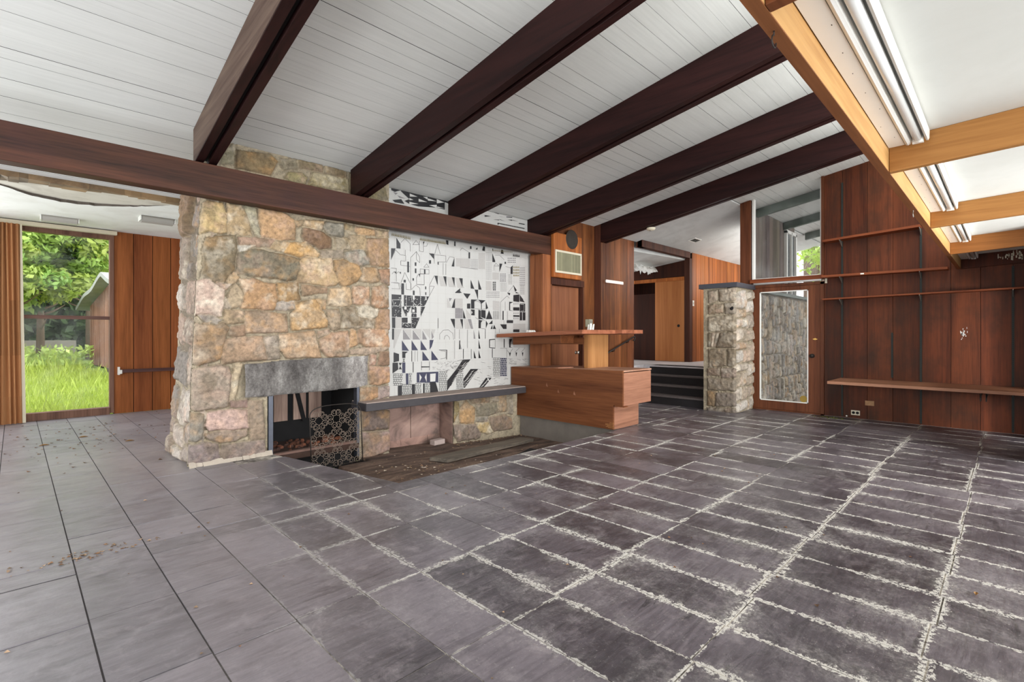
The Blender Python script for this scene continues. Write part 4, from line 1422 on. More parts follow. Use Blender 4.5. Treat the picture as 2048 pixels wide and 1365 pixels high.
CROPS = {'A': (340, 390, 5.6875), 'B': (340, 560, 5.6875), 'C': (560, 440, 5.6875), 'D': (560, 580, 5.6875), 'E': (320, 720, 5.6875),
         'F': (420, 270, 5.389), 'G': (700, 700, 5.688), 'P': (1400, 550, 4.708), 'X': (0, 0, 1.0)}
STONES = '''
A 440,60 600,80 650,230 655,420 600,440 530,430 470,400 350,430 370,300 390,90|205,175,115|35
A 660,85 820,110 870,190 910,300 940,460 670,440 655,300|185,155,110|30
A 840,110 990,150 1010,300 1030,470 985,455 910,280|170,160,126|20
X 519,416 545,419 572,427 591,440 593,462 592,480 560,479 524,472|206,160,108|34
A 790,475 1200,500 1150,590 800,560|184,148,120|25
A 1215,510 1360,540 1300,650 1150,600|190,165,125|25
A 430,480 560,470 750,460 770,560 750,740 740,850 640,980 450,970 360,960 390,800 390,600|138,120,90|40
A 775,580 970,575 860,640 790,655|205,195,178|12
X 478,506 498,502 516,497 548,505 580,513 598,517 603,532 594,560 575,562 545,556 505,553 474,545|132,122,100|38
A 740,880 800,930 770,1000 710,1020 655,970 690,910|195,165,125|25
X 390,561 420,560 452,577 450,605 444,634 425,630 400,627 380,632 384,590|204,172,152|42
A 540,985 710,1020 650,1080 560,1040|180,150,130|18
A 770,1010 850,1130 820,1270 690,1290 660,1160 700,1080|190,165,130|28
A 800,960 960,950 1080,1000 1210,1010 1230,1180 1200,1310 1080,1310 820,1280 860,1130|188,143,94|36
A 640,1170 695,1290 620,1300 610,1210|190,170,145|20
X 557,566 597,565 602,600 594,603 559,603|184,142,86|30
C -40,950 0,930 170,930 170,1010 60,1030 -50,1025|180,165,150|22
C 280,90 400,110 510,140 590,200 600,320 470,325 400,290 290,240 260,180|138,104,72|38
C 60,370 120,260 300,250 400,330 460,380 440,425 200,410|216,164,88|40
C 170,5 270,0 280,60 220,80 180,50|195,165,125|20
C 290,0 510,10 490,110 380,95 285,60|200,165,115|28
C 540,20 730,40 740,180 700,205 570,160 500,80|112,105,90|40
C 750,40 860,60 850,120 750,100|165,150,115|16
C 870,80 1080,105 1090,180 900,160 860,110|202,160,108|26
C 1100,110 1240,130 1250,200 1120,190|185,160,120|22
C 640,210 780,200 810,260 805,335 660,335|180,155,115|26
C 800,165 980,180 985,350 900,340 820,330|195,165,120|28
C 1000,210 1240,210 1258,540 1150,520 1040,510 1010,400 990,270|175,140,100|32
C 480,350 730,345 735,440 500,430 465,400|175,155,130|26
C 750,370 850,335 960,350 1020,450 1020,500 930,520 820,480 745,430|146,139,124|32
C 240,430 600,440 620,580 680,700 640,740 540,750 300,715 190,700 220,560|200,165,115|36
C 630,460 740,450 920,530 935,620 900,690 740,765 690,710 640,600|190,150,100|38
C 960,540 1120,540 1140,700 1060,720 920,690|182,148,108|30
C 1140,560 1258,560 1258,750 1160,700|180,135,100|28
C 260,730 550,770 550,830 420,840 270,870|172,137,102|24
C 580,780 800,770 830,960 800,980 660,985 555,965|206,170,125|32
C 840,750 1030,770 1030,970 850,955 830,830|195,155,125|30
C 1070,770 1200,740 1245,790 1245,990 1130,1005 1055,960|185,138,98|34
C 430,900 540,910 530,1020 480,1000|185,155,115|18
C 180,940 420,905 500,1040 550,1150 550,1220 400,1240 140,1255 130,1080 190,1020|206,160,98|40
C 545,1020 670,1015 700,1080 690,1250 600,1255 555,1150|185,160,130|30
C 730,1020 860,980 870,1090 1000,1115 1085,1130 1075,1230 700,1240 720,1120|148,124,94|28
C 890,985 1000,980 1130,1020 1130,1110 1050,1120 900,1090|224,208,182|34
C 1150,1020 1258,1020 1258,1250 1095,1240 1100,1120|175,140,110|28
B 870,350 980,350 1200,380 1330,390 1350,590 1200,600 1040,600 880,610 860,480|184,154,126|34
D 0,510 400,470 420,540 440,650 480,770 100,780 20,700|200,160,118|38
D 440,480 570,450 575,490 450,550|175,145,115|16
D 460,570 600,490 780,470 800,600 790,760 560,770 470,680|184,143,108|34
D 820,450 870,460 890,560 900,620 810,660 800,560|202,156,100|24
D 900,450 1235,450 1262,650 1000,650 910,600 890,520|195,150,115|32
D 800,690 960,660 1250,660 1240,680 1000,740 820,735|185,160,135|18
D 1040,740 1110,735 1100,860 1030,865|185,140,115|24
D 1150,700 1255,710 1255,860 1130,860|180,135,105|26
D 1030,880 1255,880 1268,1050 1150,1085 1040,1075 1020,980|185,145,120|28
D 910,1120 1120,1110 1125,1220 1020,1270 920,1270|192,146,104|26
D 1130,1110 1268,1095 1272,1210 1130,1250|175,150,140|22
B 640,350 850,350 850,490 660,505 625,460|195,165,125|28
B 690,540 860,520 870,640 740,660 685,630|165,130,100|26
B 310,500 500,520 620,490 680,550 630,680 580,900 500,930 330,970 250,940 260,720|168,138,108|40
B 640,680 1060,640 1110,910 740,940 610,960 590,880|200,160,124|36
B 1080,650 1240,630 1260,900 1120,910|186,166,147|30
B 340,400 480,410 600,460 540,500 420,480|160,145,135|18
E 855,50 945,45 910,200 890,330 860,450 795,465 820,280|206,182,146|26
E 380,110 680,60 780,80 820,180 810,280 780,530 620,560 440,590 380,560 380,260|170,150,130|42
E 800,480 1000,460 1000,540 810,545|164,130,120|22
E 530,610 690,580 1000,560 1010,780 800,800 560,810 520,760|204,168,154|34
E 520,840 1000,800 1000,870 860,930 700,945 560,910 510,870|165,140,120|26
E 1020,470 1180,470 1200,900 1040,920 1020,700|165,140,115|30
E 320,610 500,620 500,800 490,900 420,930 250,930 260,800 280,680|154,144,130|38
E 290,1000 560,940 670,960 690,1130 560,1190 300,1205 280,1080|148,128,124|34
E 710,970 820,960 1200,910 1210,1080 980,1110 720,1150 690,1060|148,128,118|32
F 140,190 260,80 285,110 260,310 90,300|150,140,110|24
F 300,160 440,180 660,200 740,280 660,430 290,350 285,250|150,125,85|30
F 760,250 930,250 950,350 800,370|140,125,95|22
F 970,265 1220,310 1220,390 980,350|155,135,100|24
F 1255,325 1480,390 1480,470 1260,395|170,145,105|24
F 820,460 860,400 1000,400 1055,450 1040,520 900,520|165,150,100|26
F 1090,480 1120,400 1250,420 1500,480 1510,600 1070,540|170,150,95|28
F 1520,420 1700,480 1700,640 1530,620|150,135,95|24
F 1740,500 1890,560 1930,690 1740,690|150,135,95|22
G 150,700 470,690 455,900 160,930|124,104,94|36
G 150,950 460,930 455,1150 330,1200 150,1260|164,134,124|38
'''
LINTEL = [(489, 728), (520, 726), (560, 721), (640, 716), (695, 714), (738, 711), (737, 771), (714, 776.5), (640, 784), (560, 791), (529, 794.5), (476.5, 797), (481, 760)]
YF = 5.68


def parse(txt, Y=None, X=None, dep=0.03):
    out = []
    for ln in txt.strip().splitlines():
        a, c, p = ln.split('|')
        key, *pts = a.split()
        ox, oy, sc = CROPS[key]
        P = []
        for s in pts:
            u, v = map(float, s.split(','))
            w = at(ox + u / sc, oy + v / sc, X=X, Y=Y)
            P.append((w.x if Y is not None else w.y, w.z))
        out.append((P, tuple(map(int, c.split(','))), float(p) / 1000))
    return out


fire = thing('stone_fireplace', 'massive rough tan stone fireplace and chimney left of the black and white mural', 'fireplace', (2.3, 6.1, 0))
FP = parse(STONES, Y=YF - 0.03)
A, Z, h, c = stone_field(FP, 1.16, 3.43, -0.34, 3.36, 0.008, 11)


def xl(z):
    return 1.205 + np.clip(z, 0, 3.4) * 0.042


def front(A, Z, h):
    x = np.maximum(A, xl(Z))
    d = x - xl(Z)
    rnd = np.clip(1 - d / 0.05, 0, 1) ** 2 * 0.05
    return x, YF - h + rnd, Z


zl0, zl1 = at(529, 794, Y=5.65), at(715, 776.5, Y=5.65)
zlin = zl0.z + (A - zl0.x) * (zl1.z - zl0.z) / (zl1.x - zl0.x)
lp = [at(u, v, Y=5.65) for u, v in LINTEL]
inl = np.zeros(A.shape, bool)
for i in range(len(lp)):
    p, q = lp[i], lp[(i + 1) % len(lp)]
    cr = (p.z > Z) != (q.z > Z)
    inl ^= cr & (A < p.x + (Z - p.z) * (q.x - p.x) / ((q.z - p.z) or 1e-9))
FX0, FX1 = 1.99, 3.005
mask = ~((A > FX0 - 0.045) & (A < FX1) & (Z < zlin + 0.03)) & ~((A <= FX0) & (Z < -0.02)) & ~((A > 1.3) & (A < 1.4) & (Z > 3.33)) & (A + 0.012 > xl(Z) - 0.06)
mask &= Z < 3.29 - SL * (YF - 5.64) + 0.002
lst = []
field_to(lst, A, Z, h, c, front, mask)
# left flank: bigger, rougher, paler stones
cols = [(196, 178, 162), (178, 160, 146), (206, 192, 178), (164, 142, 124), (190, 160, 140), (150, 138, 128)]
side = auto_stones(5.66, 6.62, 0.0, 3.2, 0.30, 0.62, 0.26, 0.5, cols, (0.012, 0.038), 5, 0.012)
side = [s for s in side if not (max(p[1] for p in s[0]) > 2.45 and min(p[0] for p in s[0]) > 6.05)]
side.append(([(6.1, 2.38), (6.42, 2.36), (6.55, 2.5), (6.5, 2.85), (6.3, 2.95), (6.12, 2.8)], (150, 118, 82), 0.075))
A, Z, h, c = stone_field(side, 5.62, 6.66, -0.03, 3.2, 0.011, 23, rough=1.8)


def flank(A, Z, h):
    d = A - 5.68
    rnd = np.clip(1 - d / 0.07, 0, 1) ** 2 * 0.07
    flare = np.clip(1 - Z / 0.9, 0, 1) ** 1.5 * 0.05 * np.clip((A - 5.7) / 0.5, 0, 1)
    return xl(Z) - h + 0.055 + rnd - flare, A + 0.0 * Z, Z


field_to(lst, A, Z, h, c, flank, (A > 5.66) & (Z < 3.29 - SL * (A - 5.64)))
core = MB()
mc = lin((110, 98, 84))
core.hexa([(1.26, 5.72, -0.1), (1.93, 5.72, -0.1), (1.93, 6.6, -0.1), (1.26, 6.6, -0.1), (1.38, 5.72, 3.2), (1.93, 5.72, 3.2), (1.93, 6.6, 3.06), (1.38, 6.6, 3.06)], 0, mc)
core.box(3.02, 3.42, 5.70, 6.6, -0.34, 3.06, 0, mc)
core.box(1.93, 3.02, 5.72, 6.6, 0.68, 3.06, 0, mc)
core.box(1.4, 3.42, 5.72, 5.9, 3.06, 3.2, 0, mc)
build_fields('masonry', lst, M['stone'], fire, core)

# lintel: one long sooty slab
def lintel_mat():
    m = NT('sooty_lintel')
    v = m.coords()
    n = m.noise(m.coords((1, 1, 0.5)), 5, 8, 0.7)
    n2 = m.noise(v, 60, 5, 0.7)
    k = m.math('ADD', m.math('MULTIPLY', n, 0.8), m.math('MULTIPLY', n2, 0.3))
    col = m.ramp(k, [(0.42, lin((62, 57, 54))), (0.56, lin((104, 99, 95))), (0.7, lin((150, 146, 140)))])
    m.link(m.mix(1.0, m.vcol(), col, 'MULTIPLY'), 'Base Color')
    m.b.inputs['Roughness'].default_value = 0.85
    m.bump(k, 0.4, 0.006)
    return m.mat


M['lintel'] = lintel_mat()
lp2 = [(p.x, p.z) for p in lp]
A, Z, h, c = stone_field([(lp2, (255, 255, 255), 0.035)], 1.70, 3.16, 0.58, 1.1, 0.008, 41)
inl = np.zeros(A.shape, bool)
for i in range(len(lp)):
    p, q = lp[i], lp[(i + 1) % len(lp)]
    cr = (p.z > Z) != (q.z > Z)
    inl ^= cr & (A < p.x + (Z - p.z) * (q.x - p.x) / ((q.z - p.z) or 1e-9))
g = 0.75 + 0.3 * fbm(A, Z, 4, 60, 3) + 0.75 * np.clip((A - 2.78) / 0.14, 0, 1) + 0.25 * np.clip((2.15 - A) / 0.3, 0, 1)
c = np.repeat(g[..., None], 3, 2) * np.array([1.0, 1.0, 1.0])
l2 = []
field_to(l2, A, Z, h, c, lambda a, z, hh: (a, YF - hh - 0.006, z), inl)
core = MB().box(1.75, 3.12, 5.685, 5.95, 0.66, 1.0)
build_fields('lintel', l2, M['lintel'], fire, core)
# firebox
MB().box(FX0 - 0.045, FX0 + 0.004, 5.665, 5.75, 0.0, 0.66).build('steel_jamb', M['steel'], fire, bevel=0.003)
MB().box(FX1 - 0.03, FX1 + 0.004, 5.665, 5.75, -0.2, 0.66).build('steel_jamb', M['steel'], fire, bevel=0.003)
mb = MB()
mb.box(1.93, 1.95, 5.75, 6.5, -0.05, 0.72)
mb.box(3.0, 3.02, 5.75, 6.5, -0.3, 0.72)
mb.box(1.93, 3.02, 5.95, 6.5, 0.70, 0.74)
mb.box(1.93, 3.02, 6.42, 6.46, -0.05, 0.72)
mb.box(1.8, 3.2, 5.76, 5.80, -1.2, -0.10)
mb.box(1.8, 6.0, 3.6, 5.8, -1.25, -1.1)
mb.box(3.0, 3.03, 5.4, 5.8, -1.2, -0.24)
mb.build('firebox_lining', M['soot'], fire)
mb = MB()
mb.box(1.95, 3.0, 5.66, 6.42, -0.09, -0.03)
mb.build('firebox_floor', plain('ash_floor', (62, 44, 36), 0.95, 0, 0.5, 14), fire)
r = random.Random(12)
mb = MB()
for k in range(90):
    x, y = r.uniform(1.98, 2.95), r.uniform(5.78, 6.38)
    s = r.uniform(0.012, 0.04)
    z = -0.03
    cc = r.choice([(0.32, 0.19, 0.15), (0.2, 0.13, 0.1), (0.1, 0.08, 0.08), (0.4, 0.25, 0.18), (0.12, 0.1, 0.1)])
    a = r.uniform(0, 3)
    ca, sa = math.cos(a) * s, math.sin(a) * s
    mb.hexa([(x - ca, y - sa, z), (x + sa, y - ca, z), (x + ca, y + sa, z), (x - sa, y + ca, z),
             (x - ca * .8, y - sa * .8, z + s * .8), (x + sa * .8, y - ca * .8, z + s), (x + ca * .8, y + sa * .8, z + s * .9), (x - sa * .8, y + ca * .8, z + s * .6)], 0, cc)
mb.build('brick_rubble', plain('brick_rubble', (190, 150, 130), 0.95, 0, 0.3, 20), fire)['kind'] = 'stuff'
MB().hexa([(2.0, 5.685, -0.05), (3.0, 5.685, -0.05), (3.0, 5.74, -0.05), (2.0, 5.74, -0.05), (2.0, 5.68, -0.008), (3.0, 5.68, 0.0), (3.0, 5.74, 0.0), (2.0, 5.74, -0.008)]).build('brick_edge', plain('edge_brick', (112, 86, 76), 0.9, 0, 0.3, 16, 0.3), fire)
# boarded up back opening
yb = 6.41
for (u0, u1, ztop, zlow) in ((547, 574.5, 0.72, 0.225), (586, 611, 0.72, 0.225), (617, 642, 0.72, 0.225)):
    a, b = at(u0, 820, Y=yb), at(u1, 820, Y=yb)
    MB().box(a.x, b.x, yb - 0.012, yb + 0.01, zlow, ztop).build('back_board', M['wood_pink'], fire)['label'] = 'pale plywood board closing the back of the firebox'
a, b, cpt = at(583, 790, Y=yb), at(588, 790, Y=yb), at(603, 838, Y=yb)
MB().hexa([(a.x, yb - 0.03, 0.72), (a.x + 0.05, yb - 0.03, 0.72), (cpt.x + 0.05, yb - 0.03, 0.2), (cpt.x, yb - 0.03, 0.2),
           (a.x, yb - 0.013, 0.72), (a.x + 0.05, yb - 0.013, 0.72), (cpt.x + 0.05, yb - 0.013, 0.2), (cpt.x, yb - 0.013, 0.2)]).build('diagonal_brace', M['soot'], fire)
# pale mortar fillet along the foot
mb = MB()
k = 1.2
r = random.Random(2)
while k < 1.95:
    d = 0.05 + r.uniform(-0.012, 0.02)
    mb.add([(k, 5.68 - d, 0.001), (k + 0.06, 5.68 - d + r.uniform(-.01, .01), 0.001), (k + 0.06, 5.66, 0.05), (k, 5.66, 0.05)], [(0, 1, 2, 3)])
    k += 0.06
mb.build('mortar_fillet', plain('mortar_fillet', (168, 156, 142), 0.95, 0, 0.2, 14), fire)

# hearth ledge
yl0 = 5.455
t = thing('hearth_ledge', 'long dark slate ledge running below the mural from the firebox', 'ledge', (4.4, 5.6, 0.4))
MB().box(2.985, 5.775, yl0, 5.83, 0.375, 0.468).build('slab', M['grey_dust'], t, bevel=0.006)
MB().box(2.995, 5.77, yl0 + 0.012, 5.828, 0.4685, 0.480).build('dusty_top', M['ledge_top'], t)

# sunken hearth: niche, right base, earth floor
R_ST = '''
G 1170,570 1250,600 1250,700 1190,830 1160,820|150,130,85|20
G 1260,680 1330,570 1360,620 1430,660 1420,840 1270,840 1255,760|190,150,100|26
G 1370,560 1600,530 1600,600 1400,610|145,125,100|20
G 1445,620 1680,610 1690,720 1590,750 1445,760|140,128,105|26
G 1620,520 1690,500 1700,590 1620,600|165,145,120|20
G 1710,500 1790,490 1790,700 1700,710|160,140,115|22
G 1445,770 1580,760 1570,820 1450,820|160,150,135|16
G 1445,840 1580,830 1640,940 1570,960 1490,930|190,160,105|24
G 1590,780 1775,740 1850,790 1850,900 1650,930 1610,850|150,125,105|26
G 1800,480 1860,470 1860,740 1805,730|150,132,108|22
G 1190,860 1430,850 1500,960 1480,1010 1240,1045 1180,960|145,125,110|34
'''
A, Z, h, c = stone_field(parse(R_ST, Y=5.64), 4.47, 5.86, -0.45, 0.38, 0.008, 51)
l3 = []
field_to(l3, A, Z, h, c, lambda a, z, hh: (a, 5.665 - hh, z))
core = MB().box(4.475, 5.86, 5.68, 6.02, -0.45, 0.372, 0, lin((128, 112, 98)))
o = build_fields('wall_hearth', l3, M['stone'], None, core)
struct(o)


def niche_mat():
    m = NT('niche_sandstone')
    v = m.coords((1, 1, 1.6))
    n = m.noise(v, 2.2, 7, 0.6, 0.9)
    px = m.n('ShaderNodeSeparateXYZ')
    m.t.links.new(m.coords(), px.inputs[0])
    col = m.ramp(n, [(0.36, lin((96, 80, 72))), (0.5, lin((146, 118, 108))), (0.66, lin((172, 142, 128)))])
    m.link(m.mix(1.0, m.vcol(), col, 'MULTIPLY'), 'Base Color')
    m.b.inputs['Roughness'].default_value = 0.9
    m.bump(n, 0.3, 0.01)
    return m.mat


M['niche'] = niche_mat()
mb = MB()
mb.box(3.42, 3.955, 5.985, 6.02, -0.45, 0.374)
mb.box(3.965, 4.475, 5.985, 6.02, -0.45, 0.374, 0, (0.95, 0.95, 0.95))
mb.box(4.462, 4.478, 5.69, 5.985, -0.45, 0.374, 0, (0.75, 0.72, 0.7))
r = random.Random(3)
k = 3.43
while k < 4.4:
    w = r.uniform(0.3, 0.55)
    mb.hexa([(k, 5.955, -0.4), (k + w, 5.955, -0.4), (k + w, 5.985, -0.4), (k, 5.985, -0.4),
             (k, 5.972, -0.21 + r.uniform(-.03, .05)), (k + w, 5.972, -0.21 + r.uniform(-.03, .05)), (k + w, 5.985, -0.16), (k, 5.985, -0.15)], 0, (1.05, 0.98, 0.94))
    k += w + 0.002
struct(mb.build('wall_niche', M['niche']))


def zpit(x, y):
    return -0.215 - np.clip((x - 3.0) / 2.8, 0, 1) * 0.115


def pit_material():
    m = NT('pit_earth')
    v = m.coords((0.5, 2.2, 1))
    n = m.noise(v, 4, 7, 0.65, 0.6)
    n2 = m.noise(m.coords(), 40, 5, 0.7)
    k = m.math('ADD', m.math('MULTIPLY', n, 0.85), m.math('MULTIPLY', n2, 0.25))
    col = m.ramp(k, [(0.4, lin((54, 40, 32))), (0.56, lin((92, 72, 60))), (0.74, lin((132, 110, 94)))])
    m.link(col, 'Base Color')
    m.b.inputs['Roughness'].default_value = 0.9
    m.bump(k, 0.4, 0.01)
    return m.mat


M['pit'] = pit_material()
nx, ny = 130, 80
xs, ys = np.linspace(2.0, 5.95, nx), np.linspace(3.74, 6.02, ny)
XX, YY = np.meshgrid(xs, ys)
ZZ = zpit(XX, YY) + (fbm(XX, YY, 3, 5, 4) - 0.5) * 0.03
hole = ((YY > 5.50) & (XX < 3.02)) | ((XX < 2.62) & (YY > 5.2 - (XX - 2.0) * 0.2))
ZZ = np.where(hole, -0.95, ZZ)
l4 = []
field_to(l4, XX, YY, ZZ * 0, np.ones((ny, nx, 3)), lambda a, b, hh: (a, b, ZZ))
sk = MB()
o = build_fields('floor_hearth', l4, M['pit'], None)
struct(o)
mb = MB()                                   # edge of the floor slab round the pit
mb.prism([(5.87, 3.79, -0.02), (pit_edge(3.79), 3.79, -0.02), (pit_edge(5.7), 5.7, -0.02), (1.9, 5.7, -0.02), (1.9, 3.6, -0.02), (5.87, 3.6, -0.02)], (0, 0, -0.9))
struct(mb.build('floor_edge', plain('slab_edge', (60, 48, 42), 0.95, 0, 0.3)))

t = thing('pale_brick', 'single pale brick lying in the sunken hearth below the ledge', 'brick', (4.29, 5.80, float(zpit(4.29, 5.8)) - 0.002))
z = float(zpit(4.29, 5.8))
mb = MB()
ca, sa = math.cos(0.1), math.sin(0.1)
def rot(x, y, cx=4.29, cy=5.80):
    return (cx + x * ca - y * sa, cy + x * sa + y * ca)
mb.hexa([(*rot(-.1, -.05), z), (*rot(.1, -.05), z), (*rot(.1, .05), z), (*rot(-.1, .05), z), (*rot(-.1, -.05), z + .07), (*rot(.1, -.05), z + .07), (*rot(.1, .05), z + .07), (*rot(-.1, .05), z + .07)])
mb.build('brick', M['brick'], t, bevel=0.004)
p = [(3.66, 4.74), (3.55, 4.96), (5.44, 5.27), (5.52, 5.06)]
zz = [float(zpit(x, y)) for x, y in p]
mb = MB().hexa([(x, y, z_ + 0.012) for (x, y), z_ in zip(p, zz)] + [(x, y, z_ + 0.058) for (x, y), z_ in zip(p, zz)])
o = mb.build('weathered_plank', M['plank_grey'], origin=(4.5, 5.0, -0.27), bevel=0.004)
tag(o, 'long weathered grey plank lying in the sunken hearth', 'plank')
p = [(4.62, 4.42), (4.60, 4.52), (5.05, 4.70), (5.08, 4.60)]
zz = [float(zpit(x, y)) for x, y in p]
mb = MB().hexa([(x, y, z_ + 0.0) for (x, y), z_ in zip(p, zz)] + [(x, y, z_ + 0.03) for (x, y), z_ in zip(p, zz)])
o = mb.build('wood_scrap', M['soot'], origin=(4.85, 4.55, -0.29), bevel=0.004)
tag(o, 'short dark broken wood scrap near the bar in the sunken hearth', 'scrap')
# debris in the pit
r = random.Random(31)
mb = MB()
for k in range(260):
    x, y = r.choice([(r.uniform(4.4, 5.8), 5.62 - abs(r.gauss(0, 0.08))), (r.gauss(3.3, 0.25), r.gauss(4.75, 0.2)), (r.uniform(2.8, 5.5), r.uniform(3.9, 5.5))])
    if x < 2.75:
        continue
    s = r.uniform(0.005, 0.022)
    z = float(zpit(x, y)) + 0.012
    cc = r.choice([(0.55, 0.38, 0.26), (0.3, 0.2, 0.14), (0.75, 0.68, 0.6), (0.4, 0.3, 0.2)])
    a = r.uniform(0, 6)
    mb.add([(x + s * math.cos(a), y + s * math.sin(a), z), (x + s * math.cos(a + 1.6), y + s * math.sin(a + 1.6), z + s * .4), (x - s * math.cos(a), y - s * math.sin(a), z + s * .2), (x - s * math.cos(a + 1.9), y - s * math.sin(a + 1.9), z + s * .5)], [(0, 1, 2, 3)], 0, cc)
o = mb.build('hearth_debris', plain('debris', (200, 190, 180), 0.9), origin=(4.0, 4.8, -0.26))
tag(o, 'scattered leaf and mortar crumbs on the sunken hearth floor', 'debris', kind='stuff')
# weeds growing up through the hole
r = random.Random(77)
mb = MB()
for k in range(150):
    x, y, z = r.uniform(2.12, 2.95), r.uniform(5.25, 5.68), r.uniform(-0.62, -0.20)
    if x > 2.6 and y < 5.52:
        continue
    s = r.uniform(0.015, 0.035)
    a, b = r.uniform(0, 6.28), r.uniform(-0.5, 0.5)
    d = Vector((math.cos(a), math.sin(a), b)) * s
    w = Vector((-math.sin(a), math.cos(a), r.uniform(-.4, .4))) * s * 0.6
    c0 = Vector((x, y, z))
    g = r.uniform(0.6, 1.2)
    mb.add([c0 - d, c0 + w, c0 + d, c0 - w], [(0, 1, 2, 3)], 0, (g, g, g))
for k in range(14):
    x, y = r.uniform(2.15, 2.9), r.uniform(5.53, 5.66)
    mb.tube([(x, y, -0.94), (x + r.uniform(-.05, .05), y + r.uniform(-.02, .02), -0.3)], 0.003, 5, 0, (0.5, 0.5, 0.4))
o = mb.build('weeds', plain('weed_leaf', (104, 128, 56), 0.6, 0, 0.2), origin=(2.5, 5.5, -0.94))
tag(o, 'small green weeds growing in the dark hole behind the fire screen', 'weeds', kind='stuff')

# iron fire screen
ys_ = 5.44
sx0, sx1 = at(623, 880, Y=ys_).x, at(725.5, 880, Y=ys_).x
sz0, sz1 = -0.205, 0.44
t = thing('fire_screen', 'scrolled wrought iron fire screen leaning before the firebox opening', 'fire screen', ((sx0 + sx1) / 2, ys_, sz0))
cx, hw = (sx0 + sx1) / 2, (sx1 - sx0) / 2
LEAN = 0.05
def sp(x, z):
    return Vector((x, ys_ + 0.08 * (z - sz0), z))
pts = [sp(sx0, sz0 - 0.0)]
pts.append(sp(sx0, sz1 - 0.06))
for k in range(0, 17):
    a = math.pi - math.pi * k / 16
    pts.append(sp(cx + hw * math.copysign(abs(math.cos(a)) ** 0.6, math.cos(a)), sz1 - 0.06 + 0.115 * math.sin(a) ** 0.8))
pts.append(sp(sx1, sz0))
MB().tube(pts, 0.006, 8).build('frame', M['black_metal'], t, smooth=True)
MB().tube([sp(sx0, sz0 + 0.012), sp(sx1, sz0 + 0.012)], 0.005, 8).build('bottom_rail', M['black_metal'], t, smooth=True)
M['scroll_iron'] = plain('scroll_iron', (112, 98, 86), 0.6, 0.2, 0.3, 40)
def scroll(mb, x, z, rad, a0, sg):
    P = []
    for k in range(26):
        f = k / 25
        a = a0 + sg * f * 2 * math.pi * 1.6
        q = rad * (1 - max(0, f - 0.45) * 1.35)
        P.append(sp(x + q * math.cos(a), z + q * math.sin(a)))
    mb.tube(P, 0.0030, 5)
nc, nr = 3, 3
dx, dz = 2 * hw / nc, (sz1 + 0.0 - sz0) / nr
first = None
for j in range(nr):
    for i in range(nc):
        x, z = sx0 + dx * (i + 0.5), sz0 + dz * (j + 0.5)
        mb = MB()
        for s in range(4):
            a = math.pi / 2 * s + (math.pi / 4 if (i + j) % 2 else 0)
            px_, pz_ = x + 0.066 * math.cos(a), z + 0.066 * math.sin(a)
            for e in (-1, 1):
                scroll(mb, px_ - e * .034 * math.sin(a), pz_ + e * .034 * math.cos(a), 0.034, a + math.pi - e * 1.9, -e)
        mb.build('scroll_rosette', M['scroll_iron'], t, smooth=True)

# stone pier by the door
P_ST = '''
P 170,140 340,112 350,240 180,250|172,152,128|34
P 70,150 160,140 160,240 80,270|176,160,136|28
P 70,285 215,275 210,350 80,370|150,126,96|30
P 225,270 345,255 350,370 230,365|160,144,124|30
P 70,400 330,380 345,530 75,530|160,142,116|38
P 70,550 105,545 90,680 70,680|120,104,80|24
P 110,545 140,545 115,680 97,680|170,154,130|24
P 146,545 180,545 140,680 122,680|180,166,146|24
P 185,545 345,545 345,685 150,685|132,112,88|36
P 75,700 240,700 240,860 80,870|140,120,96|34
P 255,700 345,700 345,860 255,860|146,128,104|32
P 65,880 180,880 180,950 65,950|146,122,100|30
P 190,880 345,880 345,970 200,970|140,122,106|32
P 65,970 345,990 340,1100 70,1080|150,132,110|38
P 65,1095 150,1100 130,1240 65,1230|146,118,84|30
P 150,1110 340,1120 340,1240 140,1240|134,118,104|36
P 60,1255 345,1255 345,1310 65,1300|120,106,94|34
'''
t = thing('stone_pier', 'rough pale stone pier with a dark cap between the steps and the glazed door', 'pier', (8.85, 3.5, 0))
XP, YP = 8.46, 3.21
lst = []
A, Z, h, c = stone_field(parse(P_ST, X=XP - 0.03), YP - 0.03, 3.76, -0.02, 2.09, 0.009, 61, rough=1.4)
def pf(A, Z, h):
    d = A - YP
    return XP - h + np.clip(1 - d / 0.04, 0, 1) ** 2 * 0.04, A, Z
field_to(lst, A, Z, h, c, pf, A > YP - 0.005)
cols = [(206, 190, 172), (196, 178, 158), (186, 166, 142), (212, 200, 186), (176, 156, 136)]
A, Z, h, c = stone_field(auto_stones(8.46, 9.22, 0.0, 2.07, 0.24, 0.5, 0.16, 0.34, cols, (0.02, 0.045), 15, 0.016), XP - 0.03, 9.235, -0.02, 2.09, 0.009, 71, rough=1.5)
def ps(A, Z, h):
    d = A - XP
    return A, YP - h + np.clip(1 - d / 0.04, 0, 1) ** 2 * 0.04 - 0.0, Z
field_to(lst, A, Z, h, c, ps, A > XP - 0.005)
core = MB().box(8.49, 9.22, 3.25, 3.75, 0.0, 2.085, 0, lin((130, 116, 100)))
build_fields('masonry', lst, M['stone'], t, core)
MB().box(8.40, 9.36, 3.17, 3.82, 2.09, 2.17).build('capstone', M['capstone'], t, bevel=0.006)['label'] = 'flat dark slate cap'
a = at(1463, 617, X=XP - 0.04)
MB().lathe([(0.0, 0.006), (0.012, 0.007), (0.028, 0.003), (0.034, 0.0)], (XP - 0.034, a.y, a.z), (-1, 0.1, 0.2), 7).build('dark_pock', M['soot'], t)['label'] = 'small dark hole in the pier stone'

